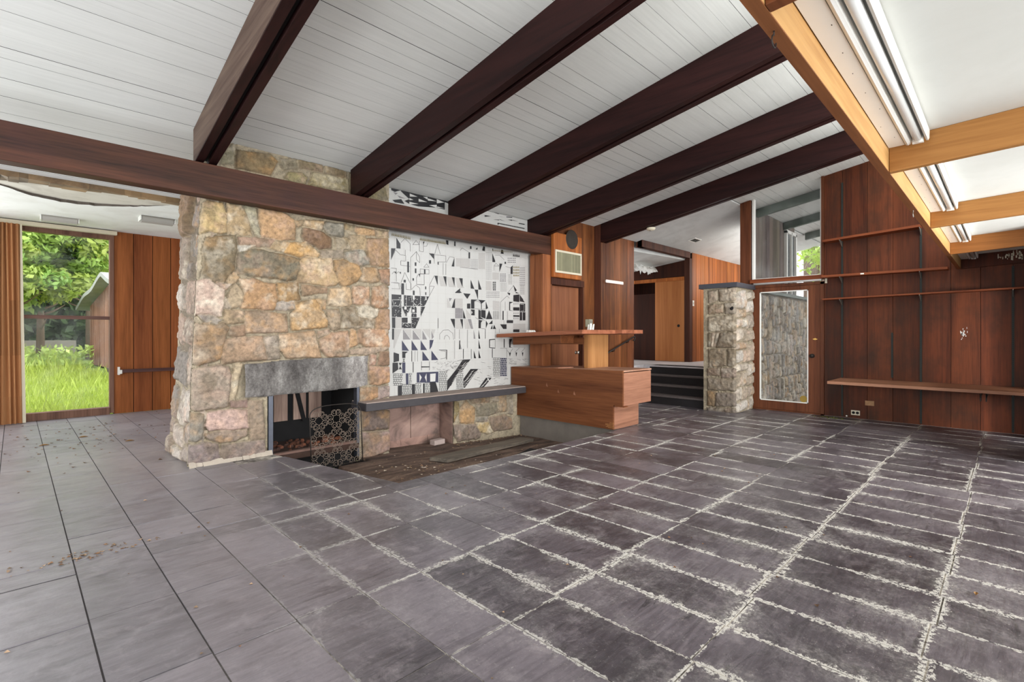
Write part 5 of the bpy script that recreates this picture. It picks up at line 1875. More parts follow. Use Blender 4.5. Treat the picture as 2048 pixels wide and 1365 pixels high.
# garden wall seen through the glazed door
cols = [(176, 164, 148), (160, 150, 138), (188, 176, 158), (150, 142, 134), (182, 160, 130), (168, 158, 150)]
gs = auto_stones(9.40, 15.2, -0.5, 2.08, 0.09, 0.24, 0.2, 0.5, cols, (0.02, 0.06), 33, 0.018)
A, Z, h, c = stone_field(gs, 9.38, 15.2, -0.5, 2.1, 0.014, 81, mortar=(132, 122, 108), rough=1.5)
l5 = []
field_to(l5, A, Z, h, c, lambda a, z, hh: (a, 3.40 - hh, z))
core = MB().box(9.38, 15.2, 3.42, 3.74, -0.5, 2.1, 0, lin((130, 116, 100)))
o = build_fields('garden_stone_wall', l5, M['stone'], None, core)
tag(o, 'outdoor wall of upright grey stones seen through the glazed door', 'stone wall')
o = MB().box(9.38, 15.25, 3.31, 3.78, 2.1, 2.165).build('wall_coping', plain('coping', (112, 116, 110), 0.7), origin=(12, 3.5, 2.1), bevel=0.005)
tag(o, 'grey-green coping along the top of the outdoor stone wall', 'coping')

# ------------------------------------------------------------------ black and white tile mural
YM = 5.82
M['tile_white'] = plain('mural_white', (187, 185, 180), 0.35, 0, 0.04, 3, spec=0.5)
M['ink'] = plain('mural_ink', (34, 33, 35), 0.4, 0, 0.25, 18, spec=0.5)
M['ink_grey'] = plain('mural_grey', (172, 168, 163), 0.4, 0, 0.12, 60)
M['ink_mid'] = plain('mural_midgrey', (128, 124, 124), 0.4, 0, 0.3, 90)
M['ink_navy'] = plain('mural_navy', (58, 58, 76), 0.4, 0, 0.25, 40)
M['ink_olive'] = plain('mural_olive', (128, 116, 74), 0.4, 0, 0.2, 40)
M['ink_line'] = plain('mural_line', (104, 100, 98), 0.5, 0, 0.1)
M['ink_white'] = plain('mural_white_print', (194, 192, 187), 0.35, 0, 0.03)
MUR = [M['tile_white'], M['ink'], M['ink_grey'], M['ink_mid'], M['ink_navy'], M['ink_olive'], M['ink_line'], M['ink_white']]
K = {'w': 7, 'k': 1, 'g': 2, 'm': 3, 'n': 4, 'o': 5, 'l': 6}
MC = {'3': (770, 360, 6.206), '4': (920, 420, 7.586), '5': (770, 560, 5.687), '6': (900, 580, 6.5)}
mural = thing('tile_mural', 'large black and white tile mural of abstract houses and towers', 'mural', (4.9, YM, 0.48))
ink = MB()


def mp(crop, x, y):
    ox, oy, sc = MC[crop]
    w = at(ox + x / sc, oy + y / sc, Y=YM)
    return w.x, w.z


CNT = [0]


def shape(pts, col, lay=1):
    CNT[0] += 1
    y = YM - 0.0010 * lay - 1.5e-6 * CNT[0]
    ink.add([(x, y, z) for x, z in pts], [tuple(range(len(pts)))], K[col])


def line(pts, w=0.0032, col='l', lay=3):
    CNT[0] += 1
    y = YM - 0.0010 * lay - 1.5e-6 * CNT[0]
    for (x0, z0), (x1, z1) in zip(pts[:-1], pts[1:]):
        dx, dz = x1 - x0, z1 - z0
        L = math.hypot(dx, dz) or 1e-6
        nx, nz = -dz / L * w / 2, dx / L * w / 2
        ink.add([(x0 + nx, y, z0 + nz), (x0 - nx, y, z0 - nz), (x1 - nx, y, z1 - nz), (x1 + nx, y, z1 + nz)], [(0, 1, 2, 3)], K[col])


SH = '''
k3 190,130 420,165 740,245 800,260 795,300 740,275 740,372 640,345 410,330 300,300 240,262 300,240 205,150
k3 75,85 190,130 120,150 78,130
k3 90,250 200,240 240,300 120,280
w3 305,170 305,208 400,210
w3 415,235 522,277 415,270
w3 300,272 412,300 300,304
w3 470,210 526,215 526,246
w3 530,230 640,268 530,258
w3 640,240 736,282 640,292
w3 545,315 640,310 640,347
w3 645,330 735,357 645,345
w3 740,280 795,312 740,300
w3 300,225 350,250 300,252
m3 150,190 260,235 180,225
m3 100,150 160,165 130,185
k4 505,38 588,45 588,68
k4 370,80 470,95 375,106
k4 500,148 592,148 592,160
k4 595,98 685,122 600,102
k4 700,103 790,110 790,122 700,114
k4 720,150 790,150 790,167
k4 790,150 890,180 800,160
k4 890,200 977,214 977,227 890,212
k4 595,140 690,180 600,150
k4 570,195 590,200 585,225 565,222
k3 140,720 190,795 190,855 142,850
k3 75,850 130,852 75,985
k3 755,750 785,755 785,810 760,800
k3 858,765 873,765 873,825 858,822
k3 545,912 607,918 607,985
k3 545,998 570,998 570,1042 545,1040
k3 652,1018 664,1018 664,1055 652,1053
k3 275,1015 297,1017 297,1150 275,1148
k3 368,1025 388,1025 388,1070 368,1068
k3 370,1100 388,1102 388,1160 370,1158
k3 483,1112 500,1114 500,1172 483,1170
k3 115,1140 137,1140 137,1165
k3 180,1143 197,1145 197,1168
k3 230,1242 253,1243 253,1275 230,1272
k3 340,1222 358,1222 358,1253 340,1250
k3 415,1167 435,1168 432,1210
k3 860,965 858,1078 825,1075
k3 470,770 490,765 475,810
k3 612,1190 652,1192 652,1312
k3 722,1198 760,1200 760,1320
k3 828,1210 862,1212 862,1322
k3 918,1220 962,1224 960,1332
g3 660,1192 720,1200 770,1325 690,1320
g3 765,1205 828,1212 880,1335 790,1330
g3 870,1215 918,1222 985,1345 900,1340
g3 880,970 990,980 990,1080 880,1075
k4 150,550 172,552 172,595 150,592
k4 235,600 262,570 262,605
k4 350,555 378,560 375,628 335,618
k4 128,645 150,645 150,740 128,738
k4 615,665 625,608 650,610 660,670
k4 488,590 500,592 500,628 490,625
k4 488,660 530,770 532,795 490,793
k4 675,790 695,790 695,822 675,820
k4 597,815 640,820 597,945
k4 765,880 797,845 797,975 765,975
k4 160,1060 215,1200 160,1195
k4 275,1060 325,1212 278,1212
k4 220,1210 272,1212 270,1345
k4 50,1268 155,1275 110,1350
k4 805,1140 860,1220 835,1245
k4 710,1258 760,1265 755,1290
k4 820,1300 898,1285 898,1365 820,1365
k4 905,1290 960,1365 905,1365
k4 845,1245 900,1270 840,1265
g4 280,650 380,660 380,900 280,895
g4 20,735 150,745 150,880 20,875
g4 490,950 590,955 590,1060 490,1060
g4 390,1080 480,1085 480,1230 390,1225
k5 75,165 185,172 185,300 75,295
k5 215,175 240,176 240,300 215,298
k5 243,178 400,185 400,300 243,300
k5 402,186 450,188 450,300 402,300
k5 452,190 500,190 450,300
k5 75,300 185,300 185,425 78,422
k5 190,305 297,300 240,425
k5 300,305 358,305 358,425 300,425
k5 405,305 455,308 405,420
k5 78,428 115,428 115,550 80,548
k5 190,428 255,430 255,490 190,490
k5 190,495 297,495 297,550 190,550
k5 300,430 395,430 345,552 300,552
k5 80,555 102,555 100,682 80,680
w5 218,305 243,305 243,338 218,338
w5 308,338 335,338 335,368 308,368
w5 250,375 295,375 297,400 275,420 250,405
w5 255,428 280,428 280,480 258,478
w5 312,178 335,178 335,228 315,226
w5 457,193 470,195 470,232 457,230
k5 185,40 215,42 215,168 185,168
k5 317,122 335,124 335,175 317,172
k5 455,75 467,77 467,110 455,108
k5 457,142 468,142 468,175 457,172
k5 212,0 235,0 235,32 212,30
g5 118,430 185,430 185,550 118,550
g5 103,558 190,558 105,780 95,780
g5 205,560 300,560 300,680
g5 315,560 410,560 410,680
g5 425,560 515,560 515,680
g5 525,562 575,565 545,650
m5 205,565 290,680 205,680
m5 315,570 398,680 315,680
m5 425,575 478,680 425,680
m5 525,580 555,650 530,680
n5 192,690 272,808 192,805
n5 302,690 375,802 302,802
n5 405,690 477,800 405,800
n5 507,685 552,685 530,760 507,795
n5 425,812 502,918 425,920
n5 527,805 605,912 527,915
k5 97,825 158,845 158,925 97,940
k5 195,815 260,818 230,840 230,890 195,890
k5 85,945 145,942 150,1020 85,1065
n5 195,940 230,940 230,1060 195,1060
k5 155,945 190,945 172,980
k5 172,980 190,1020 155,1018
k5 197,900 228,900 212,915
k5 212,915 228,932 197,932
k5 300,808 306,808 306,930 300,930
k5 316,935 323,935 323,1055 316,1055
k5 612,795 705,797 702,910 695,905 697,803 612,800
k5 410,985 505,985 508,995 412,998
m5 410,930 418,930 418,1030 410,1030
m5 500,930 508,930 508,1030 500,1030
n5 235,1065 265,1065 265,1190 238,1190
n5 360,1055 605,1045 605,1170 580,1165 520,1170 360,1170
w5 390,1070 415,1110 390,1165
w5 470,1065 450,1110 472,1165
w5 510,1070 575,1065 570,1155 512,1160
k5 145,1205 192,1203 192,1320 145,1322
k5 303,1188 340,1188 340,1310 305,1312
k5 432,1180 450,1178 450,1298 432,1300
k5 512,1165 575,1165 605,1280 512,1290
k5 855,960 855,1030 800,1120 705,1265 705,1150
k5 845,690 853,690 853,790 840,790
g5 705,200 760,320 705,318
m5 725,208 760,210 735,250
k5 790,215 792,320 757,318
m5 797,322 853,322 853,435 797,435
k5 745,445 793,445 793,552
g5 797,445 853,450 853,552 815,552
k5 797,150 853,95 853,152
k6 60,40 105,0 155,40
k6 170,45 265,55 220,115
k6 325,0 362,0 362,130
k6 20,235 62,112 62,237
g6 65,112 165,115 165,240 65,238
m6 65,243 165,243 165,372 68,372
k6 220,180 262,178 262,245 220,245
k6 272,125 362,130 315,150 315,245 272,245
k6 365,130 460,138 410,180 410,250 403,250 403,175
k6 463,150 493,240 463,255
k6 170,262 203,375 170,372
k6 270,255 318,258 318,335 275,330
w6 276,270 290,295 276,318
k6 368,260 398,270 398,375 368,385
k6 403,270 410,262 460,268 460,378 403,355
k6 505,268 550,382 465,382
k6 5,378 60,380 60,505
k6 130,380 165,382 165,510
m6 230,380 272,380 300,508 270,508
g6 70,380 128,380 160,508 75,508
g6 175,382 228,382 262,508 195,508
g6 205,250 270,330 270,372 215,372
k6 370,390 420,400 400,430 398,500 370,500
k6 440,385 370,382 400,360
k6 465,400 490,440 465,500
k6 500,445 550,395 550,445
k6 525,510 548,455 550,510
k6 555,510 572,455 597,510
k6 650,450 733,450 733,510 690,510
k6 735,398 818,398 818,433 735,433
k6 682,275 695,275 695,393 682,393
k6 740,38 778,42 772,75
k6 822,70 898,60 898,160 822,150
k6 905,65 970,165 905,150
k6 768,155 820,160 780,180 780,265 820,275 768,270
k6 820,228 900,228 900,272 820,270
k6 820,330 900,332 900,352 820,350
k6 905,180 975,180 975,285 905,285
k6 905,290 935,290 935,398 905,398
k6 943,290 978,292 978,398 943,398
k6 820,515 900,515 900,550 820,550
m6 307,518 330,638 307,636
k6 370,518 390,636 370,636
m6 118,650 150,770 118,772
k6 370,648 395,765 370,765
k6 307,790 337,892 310,890
k6 370,785 397,888 370,890
k6 168,770 175,770 175,900 168,900
k6 545,765 552,765 552,885 545,885
k6 508,645 585,638 585,648 517,655 517,748 585,755 585,764 508,755
k6 698,640 708,640 708,752 698,752
k6 768,640 805,640 785,690 785,745 820,750 768,752
k6 455,515 460,515 460,635 455,635
k6 272,770 276,770 276,900 272,900
k6 165,908 265,905 160,1050 75,1130 10,1250 0,1250 0,1140 75,1040
k6 265,1030 365,1030 190,1275 172,1270 172,1160
k6 465,1145 540,1145 440,1275 378,1278
w6 478,1150 490,1148 520,1190 508,1200
k6 765,818 790,818 777,870
k6 850,815 870,815 860,870
k6 932,815 952,815 942,870
g6 555,140 645,150 645,270 555,262
g6 820,440 978,440 978,545 820,505
g6 820,640 978,640 978,760 820,750
'''
for ln in SH.strip().splitlines():
    h, *pts = ln.split()
    P = [mp(h[1], *map(float, s.split(','))) for s in pts]
    shape(P, h[0], {'k': 4, 'n': 3, 'm': 2, 'g': 1, 'w': 5, 'o': 3}[h[0]])
LN = '''
3 195,780 245,728 312,795 312,890
3 345,805 385,752 425,805 345,805
3 425,760 425,885 475,895 475,800
3 480,825 515,825 530,790
3 615,925 650,800 685,925
3 75,990 130,870 190,930 250,940 250,870
3 255,940 255,1010
3 195,1060 195,1005 250,1010
3 195,1060 310,1075
3 318,1360 318,965 388,890 430,960 430,1030
3 388,890 388,990 430,1030
3 480,1085 515,1042 545,1085 480,1085
3 435,1105 545,1115 545,1170 435,1165 435,1105
3 610,930 755,945 755,1020 660,1020
3 760,1030 800,955 860,965
3 75,1095 140,1100 140,1265
3 85,1170 110,1140 135,1165
3 140,1165 165,1140 195,1168
3 200,1275 245,1150 310,1280
3 390,1300 390,1215 415,1170 485,1170 485,1305 395,1300
3 550,1310 610,1190
3 75,1275 165,1280 180,1350
3 720,1030 720,1180
3 755,1040 755,1180
3 610,925 610,1040
4 0,620 30,580 130,640
4 530,690 600,690 670,760
4 515,850 545,810 590,855 515,855
4 515,855 515,920
4 690,860 760,880 800,845
4 0,870 150,890 270,905
4 810,1150 720,1265
5 75,100 180,105
5 95,35 165,40 185,100
5 240,40 240,110 295,115 295,40
5 300,110 350,60 395,95 400,180
5 505,70 560,75
5 505,70 505,185
5 80,228 185,235
5 358,0 358,52 445,55 445,0
5 185,185 100,285
5 560,75 500,190
5 600,440 605,440 605,550 600,550 600,440
5 620,680 620,620 660,575 720,570 770,610 780,680
5 670,680 680,640 705,630 730,655 735,680
5 630,810 690,815 690,890 630,900
5 340,810 340,930
5 370,810 370,930
5 790,690 790,900
6 315,150 365,150 410,190
6 320,245 400,255 460,250
6 330,360 365,385
6 400,400 455,395
6 400,500 460,510
6 655,160 740,80 772,110
6 655,160 655,390
6 715,155 715,270
6 745,280 745,395 820,398
6 60,510 60,640
6 120,515 120,640
6 225,520 225,760
6 590,510 590,560
6 640,510 640,560
6 740,790 775,825 815,765
6 845,810 900,755
6 925,810 975,755
6 650,760 735,760 735,880
6 585,648 585,755
6 700,400 700,450
'''
for ln in LN.strip().splitlines():
    h, *pts = ln.split()
    line([mp(h, *map(float, s.split(','))) for s in pts], 0.006 if h == '6' else 0.0052, 'l', 2.5)
for pts in ('185,172 185,425', '240,178 240,300', '78,228 185,228', '190,300 400,300', '80,228 102,295', '180,230 165,298', '300,230 355,300 400,262', '358,305 358,425',
            '190,428 297,430', '300,378 355,380', '297,300 240,425', '402,188 402,300', '297,430 297,550', '190,492 297,494', '78,298 185,300', '300,180 300,230'):
    line([mp('5', *map(float, s.split(','))) for s in pts.split()], 0.0045, 'w', 6)
line([mp('6', 912, 190), mp('6', 958, 192), mp('6', 958, 272), mp('6', 915, 280)], 0.004, 'w', 6)
r = random.Random(42)
# white flecks on the dark quarter, rows of small marks, fence rows
for k in range(150):
    x, y = r.uniform(80, 450), r.uniform(195, 545)
    if (y > 428 and (x < 190 or x > 385)) or (y < 240 and x < 130):
        continue
    s = r.uniform(4, 9)
    shape([mp('5', x, y), mp('5', x + s * 1.4, y - 2), mp('5', x + s * 1.6, y + 4), mp('5', x + 1, y + 6)], 'w', 5.5)
def rows(crop, x0, x1, y0, y1, sx, sy, w, h, col, skew=0.0, tri=False, lay=3.4):
    y = y0
    while y < y1:
        x = x0
        while x < x1:
            yy = y + (x - x0) * skew
            j = r.uniform(-1, 1)
            if tri:
                shape([mp(crop, x, yy + h), mp(crop, x + w / 2, yy), mp(crop, x + w, yy + h)], col, lay)
            else:
                shape([mp(crop, x + j, yy), mp(crop, x + w + j, yy), mp(crop, x + w + j, yy + h), mp(crop, x + j, yy + h)], col, lay)
            x += sx
        y += sy
rows('4', 157, 268, 755, 905, 13, 19, 8, 6, 'm')
rows('4', 392, 478, 650, 780, 15, 22, 9, 6, 'm')
rows('4', 392, 478, 800, 1060, 13, 16, 7, 4, 'm')
rows('4', 805, 892, 850, 985, 19, 42, 15, 32, 'o', tri=True)
rows('4', 903, 985, 865, 1140, 17, 32, 12, 26, 'm', tri=True)
rows('4', 605, 695, 968, 1095, 24, 22, 16, 13, 'm')
rows('4', 495, 545, 1092, 1225, 17, 28, 11, 20, 'k')
rows('4', 395, 590, 1245, 1335, 12, 26, 9, 7, 'm')
rows('4', 610, 700, 1105, 1240, 11, 12, 5, 4, 'l')
rows('4', 730, 790, 980, 1130, 10, 12, 5, 4, 'l')
rows('4', 910, 975, 1150, 1280, 14, 16, 9, 6, 'l')
rows('4', 720, 830, 730, 800, 26, 30, 18, 12, 'm')
rows('4', 800, 885, 662, 700, 21, 60, 17, 44, 'k', 0.12, True)
rows('4', 490, 790, 596, 610, 14, 40, 6, 30, 'o', 0.09, True)
rows('4', 590, 970, 200, 215, 13, 60, 9, 16, 'k', 0.2)
rows('3', 80, 305, 648, 660, 20, 60, 13, 44, 'o', 0.22, True)
rows('3', 432, 750, 705, 715, 17, 60, 12, 46, 'o', 0.16, True)
rows('6', 560, 640, 275, 385, 12, 200, 3, 110, 'l')
for y0 in (165, 288, 355):
    rows('6', 822, 895, y0, y0 + 4, 26, 60, 14, 26, 'm', tri=True)
def bricks(crop, x0, x1, y0, y1, rows_, back, joint, jw=0.0045):
    if back:
        shape([mp(crop, x0, y0), mp(crop, x1, y0), mp(crop, x1, y1), mp(crop, x0, y1)], back, 3.8)
    h = (y1 - y0) / rows_
    for k in range(rows_ + 1):
        yy = y0 + k * h
        P = [mp(crop, x0 + (x1 - x0) * s / 4, yy + r.uniform(-2, 2)) for s in range(5)]
        line(P, jw, joint, 4.5)
        if k < rows_:
            x = x0 + r.uniform(4, 18)
            while x < x1:
                line([mp(crop, x, yy), mp(crop, x + r.uniform(-3, 3), yy + h)], jw, joint, 4.5)
                x += r.uniform(16, 30)
bricks('5', 90, 195, 1070, 1200, 6, None, 'k')
bricks('5', 270, 300, 1065, 1185, 6, None, 'k')
bricks('5', 195, 300, 1190, 1320, 6, None, 'k')
bricks('5', 343, 408, 1180, 1305, 6, None, 'k')
bricks('5', 452, 510, 1175, 1295, 6, None, 'k')
bricks('5', 610, 705, 1040, 1275, 11, None, 'k')
bricks('6', 75, 172, 1040, 1285, 10, None, 'k')
bricks('6', 555, 645, 887, 1122, 10, None, 'k')
bricks('6', 650, 735, 884, 1125, 10, 'n', 'w')
for (pp) in ((('6', 75, 1130), ('6', 240, 920)), (('6', 40, 1180), ('6', 200, 930)), (('6', 185, 1240), ('6', 340, 1040)), (('6', 180, 1200), ('6', 300, 1040)), (('6', 400, 1265), ('6', 500, 1150))):
    a, b = mp(*pp[0]), mp(*pp[1])
    for k in range(14):
        f = k / 14
        q = (a[0] + (b[0] - a[0]) * f, a[1] + (b[1] - a[1]) * f)
        line([(q[0] - 0.03, q[1] - 0.025 + r.uniform(-.01, .01)), (q[0] + 0.025, q[1] + r.uniform(-.01, .02))], 0.0035, 'w', 6)
for k in range(70):
    x, y = r.choice([(r.uniform(270, 540), r.uniform(910, 1260)), (r.uniform(0, 150), r.uniform(910, 1030)), (r.uniform(560, 730), r.uniform(1140, 1270)), (r.uniform(740, 975), r.uniform(890, 975))])
    P = [mp('6', x, y), mp('6', x + r.uniform(20, 60), y + r.uniform(-18, 18))]
    line(P, 0.0036, 'l', 2.5)
for k in range(60):
    x, y = r.uniform(520, 840), r.uniform(925, 1030)
    line([mp('5', x, y), mp('5', x + r.uniform(10, 30), y + r.uniform(-12, 12))], 0.0034, 'm', 2.5)
# tile joints
x = 3.44 + 0.02
g = []
while x < 6.27:
    line([(x, 0.482), (x, 3.26)], 0.0016, 'g', 0.5)
    x += 0.1415
z = 0.482 + 0.1415
while z < 3.26:
    line([(3.42, z), (6.27, z)], 0.0016, 'g', 0.5)
    z += 0.1415
ink.box(3.40, 6.272, YM, YM + 0.018, 0.481, 3.255, 0)
# keep the print on the board
V = np.array(ink.v)
V[:, 0] = np.clip(V[:, 0], 3.402, 6.27)
V[:, 2] = np.clip(V[:, 2], 0.482, 3.25)
ink.v = [tuple(p) for p in V]
ink.build('printed_tiles', MUR, mural)

# ------------------------------------------------------------------ garden window, curtain, rail, lights
t = thing('window_1', '', '', (0.6, YG, 0))
del t['label'], t['category']
struct(t)
wx0, wx1 = 0.03, 1.16
mb = MB()
mb.box(wx1 - 0.055, wx1, YG - 0.03, YG + 0.10, 0.02, 2.93)
mb.box(-0.60, -0.55, YG - 0.03, YG + 0.10, 0.02, 2.93)
mb.box(-0.55, wx1 - 0.055, YG - 0.03, YG + 0.10, 2.86, 2.93)
mb.box(-0.55, wx1 - 0.055, YG - 0.05, YG + 0.10, 0.0, 0.115)
mb.box(-0.62, wx1, YG, YG + 0.1, 2.93, 3.0)
mb.build('window_frame', wood('window_frame_wood', (84, 58, 48), (132, 98, 82), 'z', 0.5), t, bevel=0.003)
MB().box(-0.55, wx1 - 0.055, YG - 0.012, YG + 0.05, 1.545, 1.60).build('meeting_rail', wood('rail_wood', (84, 58, 52), (126, 96, 86), 'x', 0.5), t, bevel=0.003)
MB().box(-0.55, wx1 - 0.055, YG + 0.02, YG + 0.026, 0.115, 1.545).build('lower_pane', M['glass'], t)
MB().box(-0.55, wx1 - 0.055, YG + 0.04, YG + 0.046, 1.60, 2.86).build('upper_pane', M['glass'], t)
o = MB().box(-0.62, 1.19, YG - 0.13, YG - 0.035, 2.925, 2.985).build('blind_headrail', M['cream'], origin=(0.3, YG - 0.08, 2.93), bevel=0.004)
tag(o, 'long cream headrail above the garden window', 'headrail')
# folding slat curtain
mb = MB()
r = random.Random(5)
yc = YG - 0.16
x = 0.06
pts = []
k = 0
while x > -0.75:
    pts.append((x, yc - (0.05 if k % 2 else 0.0) + r.uniform(-.004, .004)))
    x -= r.uniform(0.018, 0.03)
    k += 1
n = len(pts)
fl = lambda z: 0.04 * (1 - z / 2.9)
vs, fs, cs = [], [], []
lv = [0.005, 0.4, 1.0, 1.8, 2.92]
for (x, y) in pts:
    for z in lv:
        vs.append((x + (fl(z) if x > -0.1 else 0), y, z))
m_ = len(lv)
for i in range(n - 1):
    for j in range(m_ - 1):
        fs.append((i * m_ + j, i * m_ + j + 1, (i + 1) * m_ + j + 1, (i + 1) * m_ + j))
t = thing('curtain', 'brown pleated folding curtain gathered left of the garden window', 'curtain', (-0.3, yc, 0))
cm = MB()
for f in fs:
    g = r.uniform(0.8, 1.1)
    cm.add([vs[i] for i in f], [(0, 1, 2, 3)], 0, (g, g, g))
o = cm.build('pleats', wood('curtain_wood', (150, 100, 64), (190, 138, 94), 'z', 0.5, 50, 6), t)
so = o.modifiers.new('thick', 'SOLIDIFY')
so.thickness = 0.006
MB().hexa([(0.075, yc - 0.02, 0.005), (0.125, yc - 0.02, 0.005), (0.125, yc + 0.02, 0.005), (0.075, yc + 0.02, 0.005),
           (0.062, yc - 0.02, 2.92), (0.082, yc - 0.02, 2.92), (0.082, yc + 0.02, 2.92), (0.062, yc + 0.02, 2.92)]).build('edge_strip', M['cream'], t)
# dark bar on the boarded wall
t = thing('wall_bar', 'dark horizontal bar with a white end bracket across the left board wall', 'rail', (1.9, YG - 0.06, 0.7))
MB().box(1.22, 2.8, YG - 0.075, YG - 0.045, 0.672, 0.728).build('bar', wood('bar_dark', (58, 36, 34), (96, 66, 62), 'x', 0.3, spec=0.6), t, bevel=0.004)
mb = MB().box(1.205, 1.232, YG - 0.085, YG, 0.64, 0.77)
mb.box(1.205, 1.26, YG - 0.09, YG - 0.074, 0.655, 0.72)
mb.build('end_bracket', M['white_plastic'], t, bevel=0.004)
MB().box(2.74, 2.77, YG - 0.05, YG, 0.66, 0.74).build('end_bracket', M['white_plastic'], t, bevel=0.004)
for nm, (u0, u1, v), lb in (('ceiling_light', (88, 151, 436), 'small shallow ceiling light above the garden window'), ('ceiling_light', (283, 345, 437), 'small shallow ceiling light nearer the chimney stones')):
    a, b = at(u0, v, Z=3.0), at(u1, v, Z=3.0)
    cx, cy = (a.x + b.x) / 2, (a.y + b.y) / 2
    hw = 0.2
    t = thing(nm, lb, 'ceiling light', (cx, cy, 3.0), 'lights on the garden end ceiling')
    MB().box(cx - hw, cx + hw, cy - 0.11, cy + 0.11, 2.985, 3.0).build('base', M['bracket'], t)
    mb = MB()
    P = []
    for k in range(9):
        q = math.pi * k / 8
        P.append((cy - 0.10 * math.cos(q), 2.985 - 0.07 * math.sin(q) ** 0.7))
    mb.prism([(cx - hw + 0.01, y, z) for y, z in P], (2 * hw - 0.02, 0, 0))
    mb.build('diffuser', plain('frosted_lens', (172, 168, 160), 0.4, 0, 0.04), t)
    for s in (-1, 1):
        x = cx + s * (hw - 0.004)
        MB().box(min(x, x + s * 0.012), max(x, x + s * 0.012), cy - 0.105, cy + 0.105, 2.935, 2.998).build('end_cap', M['white_metal'], t)

# debris on the slate
r = random.Random(15)
mb = MB()
for k in range(420):
    c = r.random()
    if c < 0.55:
        x, y = r.gauss(0.3, 0.8), r.gauss(8.2, 1.1)
    elif c < 0.75:
        x, y = r.gauss(0.35, 0.22), r.gauss(3.85, 0.05)
    else:
        x, y = r.uniform(-0.4, 7.5), r.uniform(0.4, 5)
    if not (-3 < x < 9 and -1 < y < 10.2) or (1.1 < x < 6.1 and 3.7 < y < 7):
        continue
    s = r.uniform(0.004, 0.014) * (1.5 if c < 0.55 else 1.0)
    a = r.uniform(0, 6)
    cc = r.choice([(0.35, 0.22, 0.14), (0.2, 0.14, 0.1), (0.6, 0.5, 0.4), (0.3, 0.25, 0.2)])
    z = 0.003
    mb.add([(x + s * math.cos(a), y + s * math.sin(a), z), (x + s * math.cos(a + 1.6), y + s * math.sin(a + 1.6), z + s * .4), (x - s * math.cos(a), y - s * math.sin(a), z), (x - s * math.cos(a + 1.9), y - s * math.sin(a + 1.9), z + s * .5)], [(0, 1, 2, 3)], 0, cc)
o = mb.build('floor_litter', plain('litter', (200, 180, 160), 0.9), origin=(0, 4, 0))
tag(o, 'scattered dry crumbs and chips over the slate floor', 'litter', kind='stuff')
LEAF = [((1.0, 7.6), 'small brown leaf on the slate between window and chimney'), ((0.62, 8.3), 'curled brown leaf on the slate near the garden window'), ((0.25, 8.0), 'dark leaf scrap lying on the slate at the left'),
        ((3.4, 0.12), 'tiny orange-brown chip on the slate at the right edge')]
for (x, y), lb in LEAF:
    mb = MB()
    P = []
    for k in range(7):
        f = k / 6
        q = 0.45 if x > 2 else 1.0
        w = (0.018 * math.sin(math.pi * f) + 0.001) * q
        P.append((x + (-0.045 + 0.09 * f) * q, y, w))
    vs, fs = [], []
    for k, (px, py, w) in enumerate(P):
        vs += [(px, py - w, 0.006 + 0.5 * w), (px, py, 0.003), (px, py + w, 0.006 + 0.5 * w)]
    for k in range(6):
        fs += [(3 * k, 3 * k + 3, 3 * k + 4, 3 * k + 1), (3 * k + 1, 3 * k + 4, 3 * k + 5, 3 * k + 2)]
    mb.add(vs, fs)
    o = mb.build('dry_leaf', M['leaf_bits'], origin=(x, y, 0))
    tag(o, lb, 'leaf')

# ------------------------------------------------------------------ outside: garden
def zgar(x, y):
    return -0.12 + np.clip((y - 10.6) / 22.0, 0, 1) * 0.62


def grass_mat(name, c1, c2):
    m = NT(name)
    n = m.noise(m.coords(), 1.3, 5, 0.6)
    col = m.mix(n, lin(c1), lin(c2))
    col = m.mix(1.0, m.vcol(), col, 'MULTIPLY')
    tr = m.n('ShaderNodeBsdfTranslucent')
    m.t.links.new(col, tr.inputs[0])
    m.link(col, 'Base Color')
    m.b.inputs['Roughness'].default_value = 0.5
    mx = m.n('ShaderNodeMixShader')
    mx.inputs[0].default_value = 0.35
    m.t.links.new(m.b.outputs[0], mx.inputs[1])
    m.t.links.new(tr.outputs[0], mx.inputs[2])
    m.t.links.new(mx.outputs[0], m.out.inputs[0])
    return m.mat


M['grass'] = grass_mat('grass_blade', (150, 172, 74), (196, 208, 110))
M['leaf'] = grass_mat('tree_leaf', (138, 172, 74), (200, 216, 122))
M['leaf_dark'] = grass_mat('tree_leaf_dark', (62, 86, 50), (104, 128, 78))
M['bark'] = plain('bark', (120, 100, 82), 0.9, 0, 0.3, 14, 0.3)
gx, gy = np.meshgrid(np.linspace(-14, 12, 60), np.linspace(10.6, 46, 70))
gz = zgar(gx, gy)
l6 = []
field_to(l6, gx, gy, gz, np.ones((70, 60, 3)) * 0.8, lambda a, b, hh: (a, b, gz))
o = build_fields('lawn', l6, plain('lawn_soil', (128, 150, 70), 0.95, 0, 0.3, 3))
tag(o, 'sunlit uneven green lawn outside the garden window', 'lawn')
rs = np.random.RandomState(3)
N = 26000
yy = 10.8 + (rs.rand(N) ** 1.7) * 20
xx = -1.0 + rs.rand(N) * 1.0 * (3.6 + (yy - 10) * 0.02) - (yy - 10.4) * 0.12
hh = 0.06 + rs.rand(N) * 0.14 + 0.25 * (rs.rand(N) > 0.97)
hh *= np.clip(0.7 + (yy - 10) * 0.05, 0.7, 1.6)
ang = rs.rand(N) * 6.28
w = 0.005 + 0.004 * rs.rand(N) + 0.0007 * (yy - 10)
zz = zgar(xx, yy)
lean = (rs.rand(N, 2) - 0.5) * 0.8 * hh[:, None]
V = np.zeros((N, 4, 3))
ca, sa = np.cos(ang) * w, np.sin(ang) * w
V[:, 0] = np.c_[xx - ca, yy - sa, zz]
V[:, 1] = np.c_[xx + ca, yy + sa, zz]
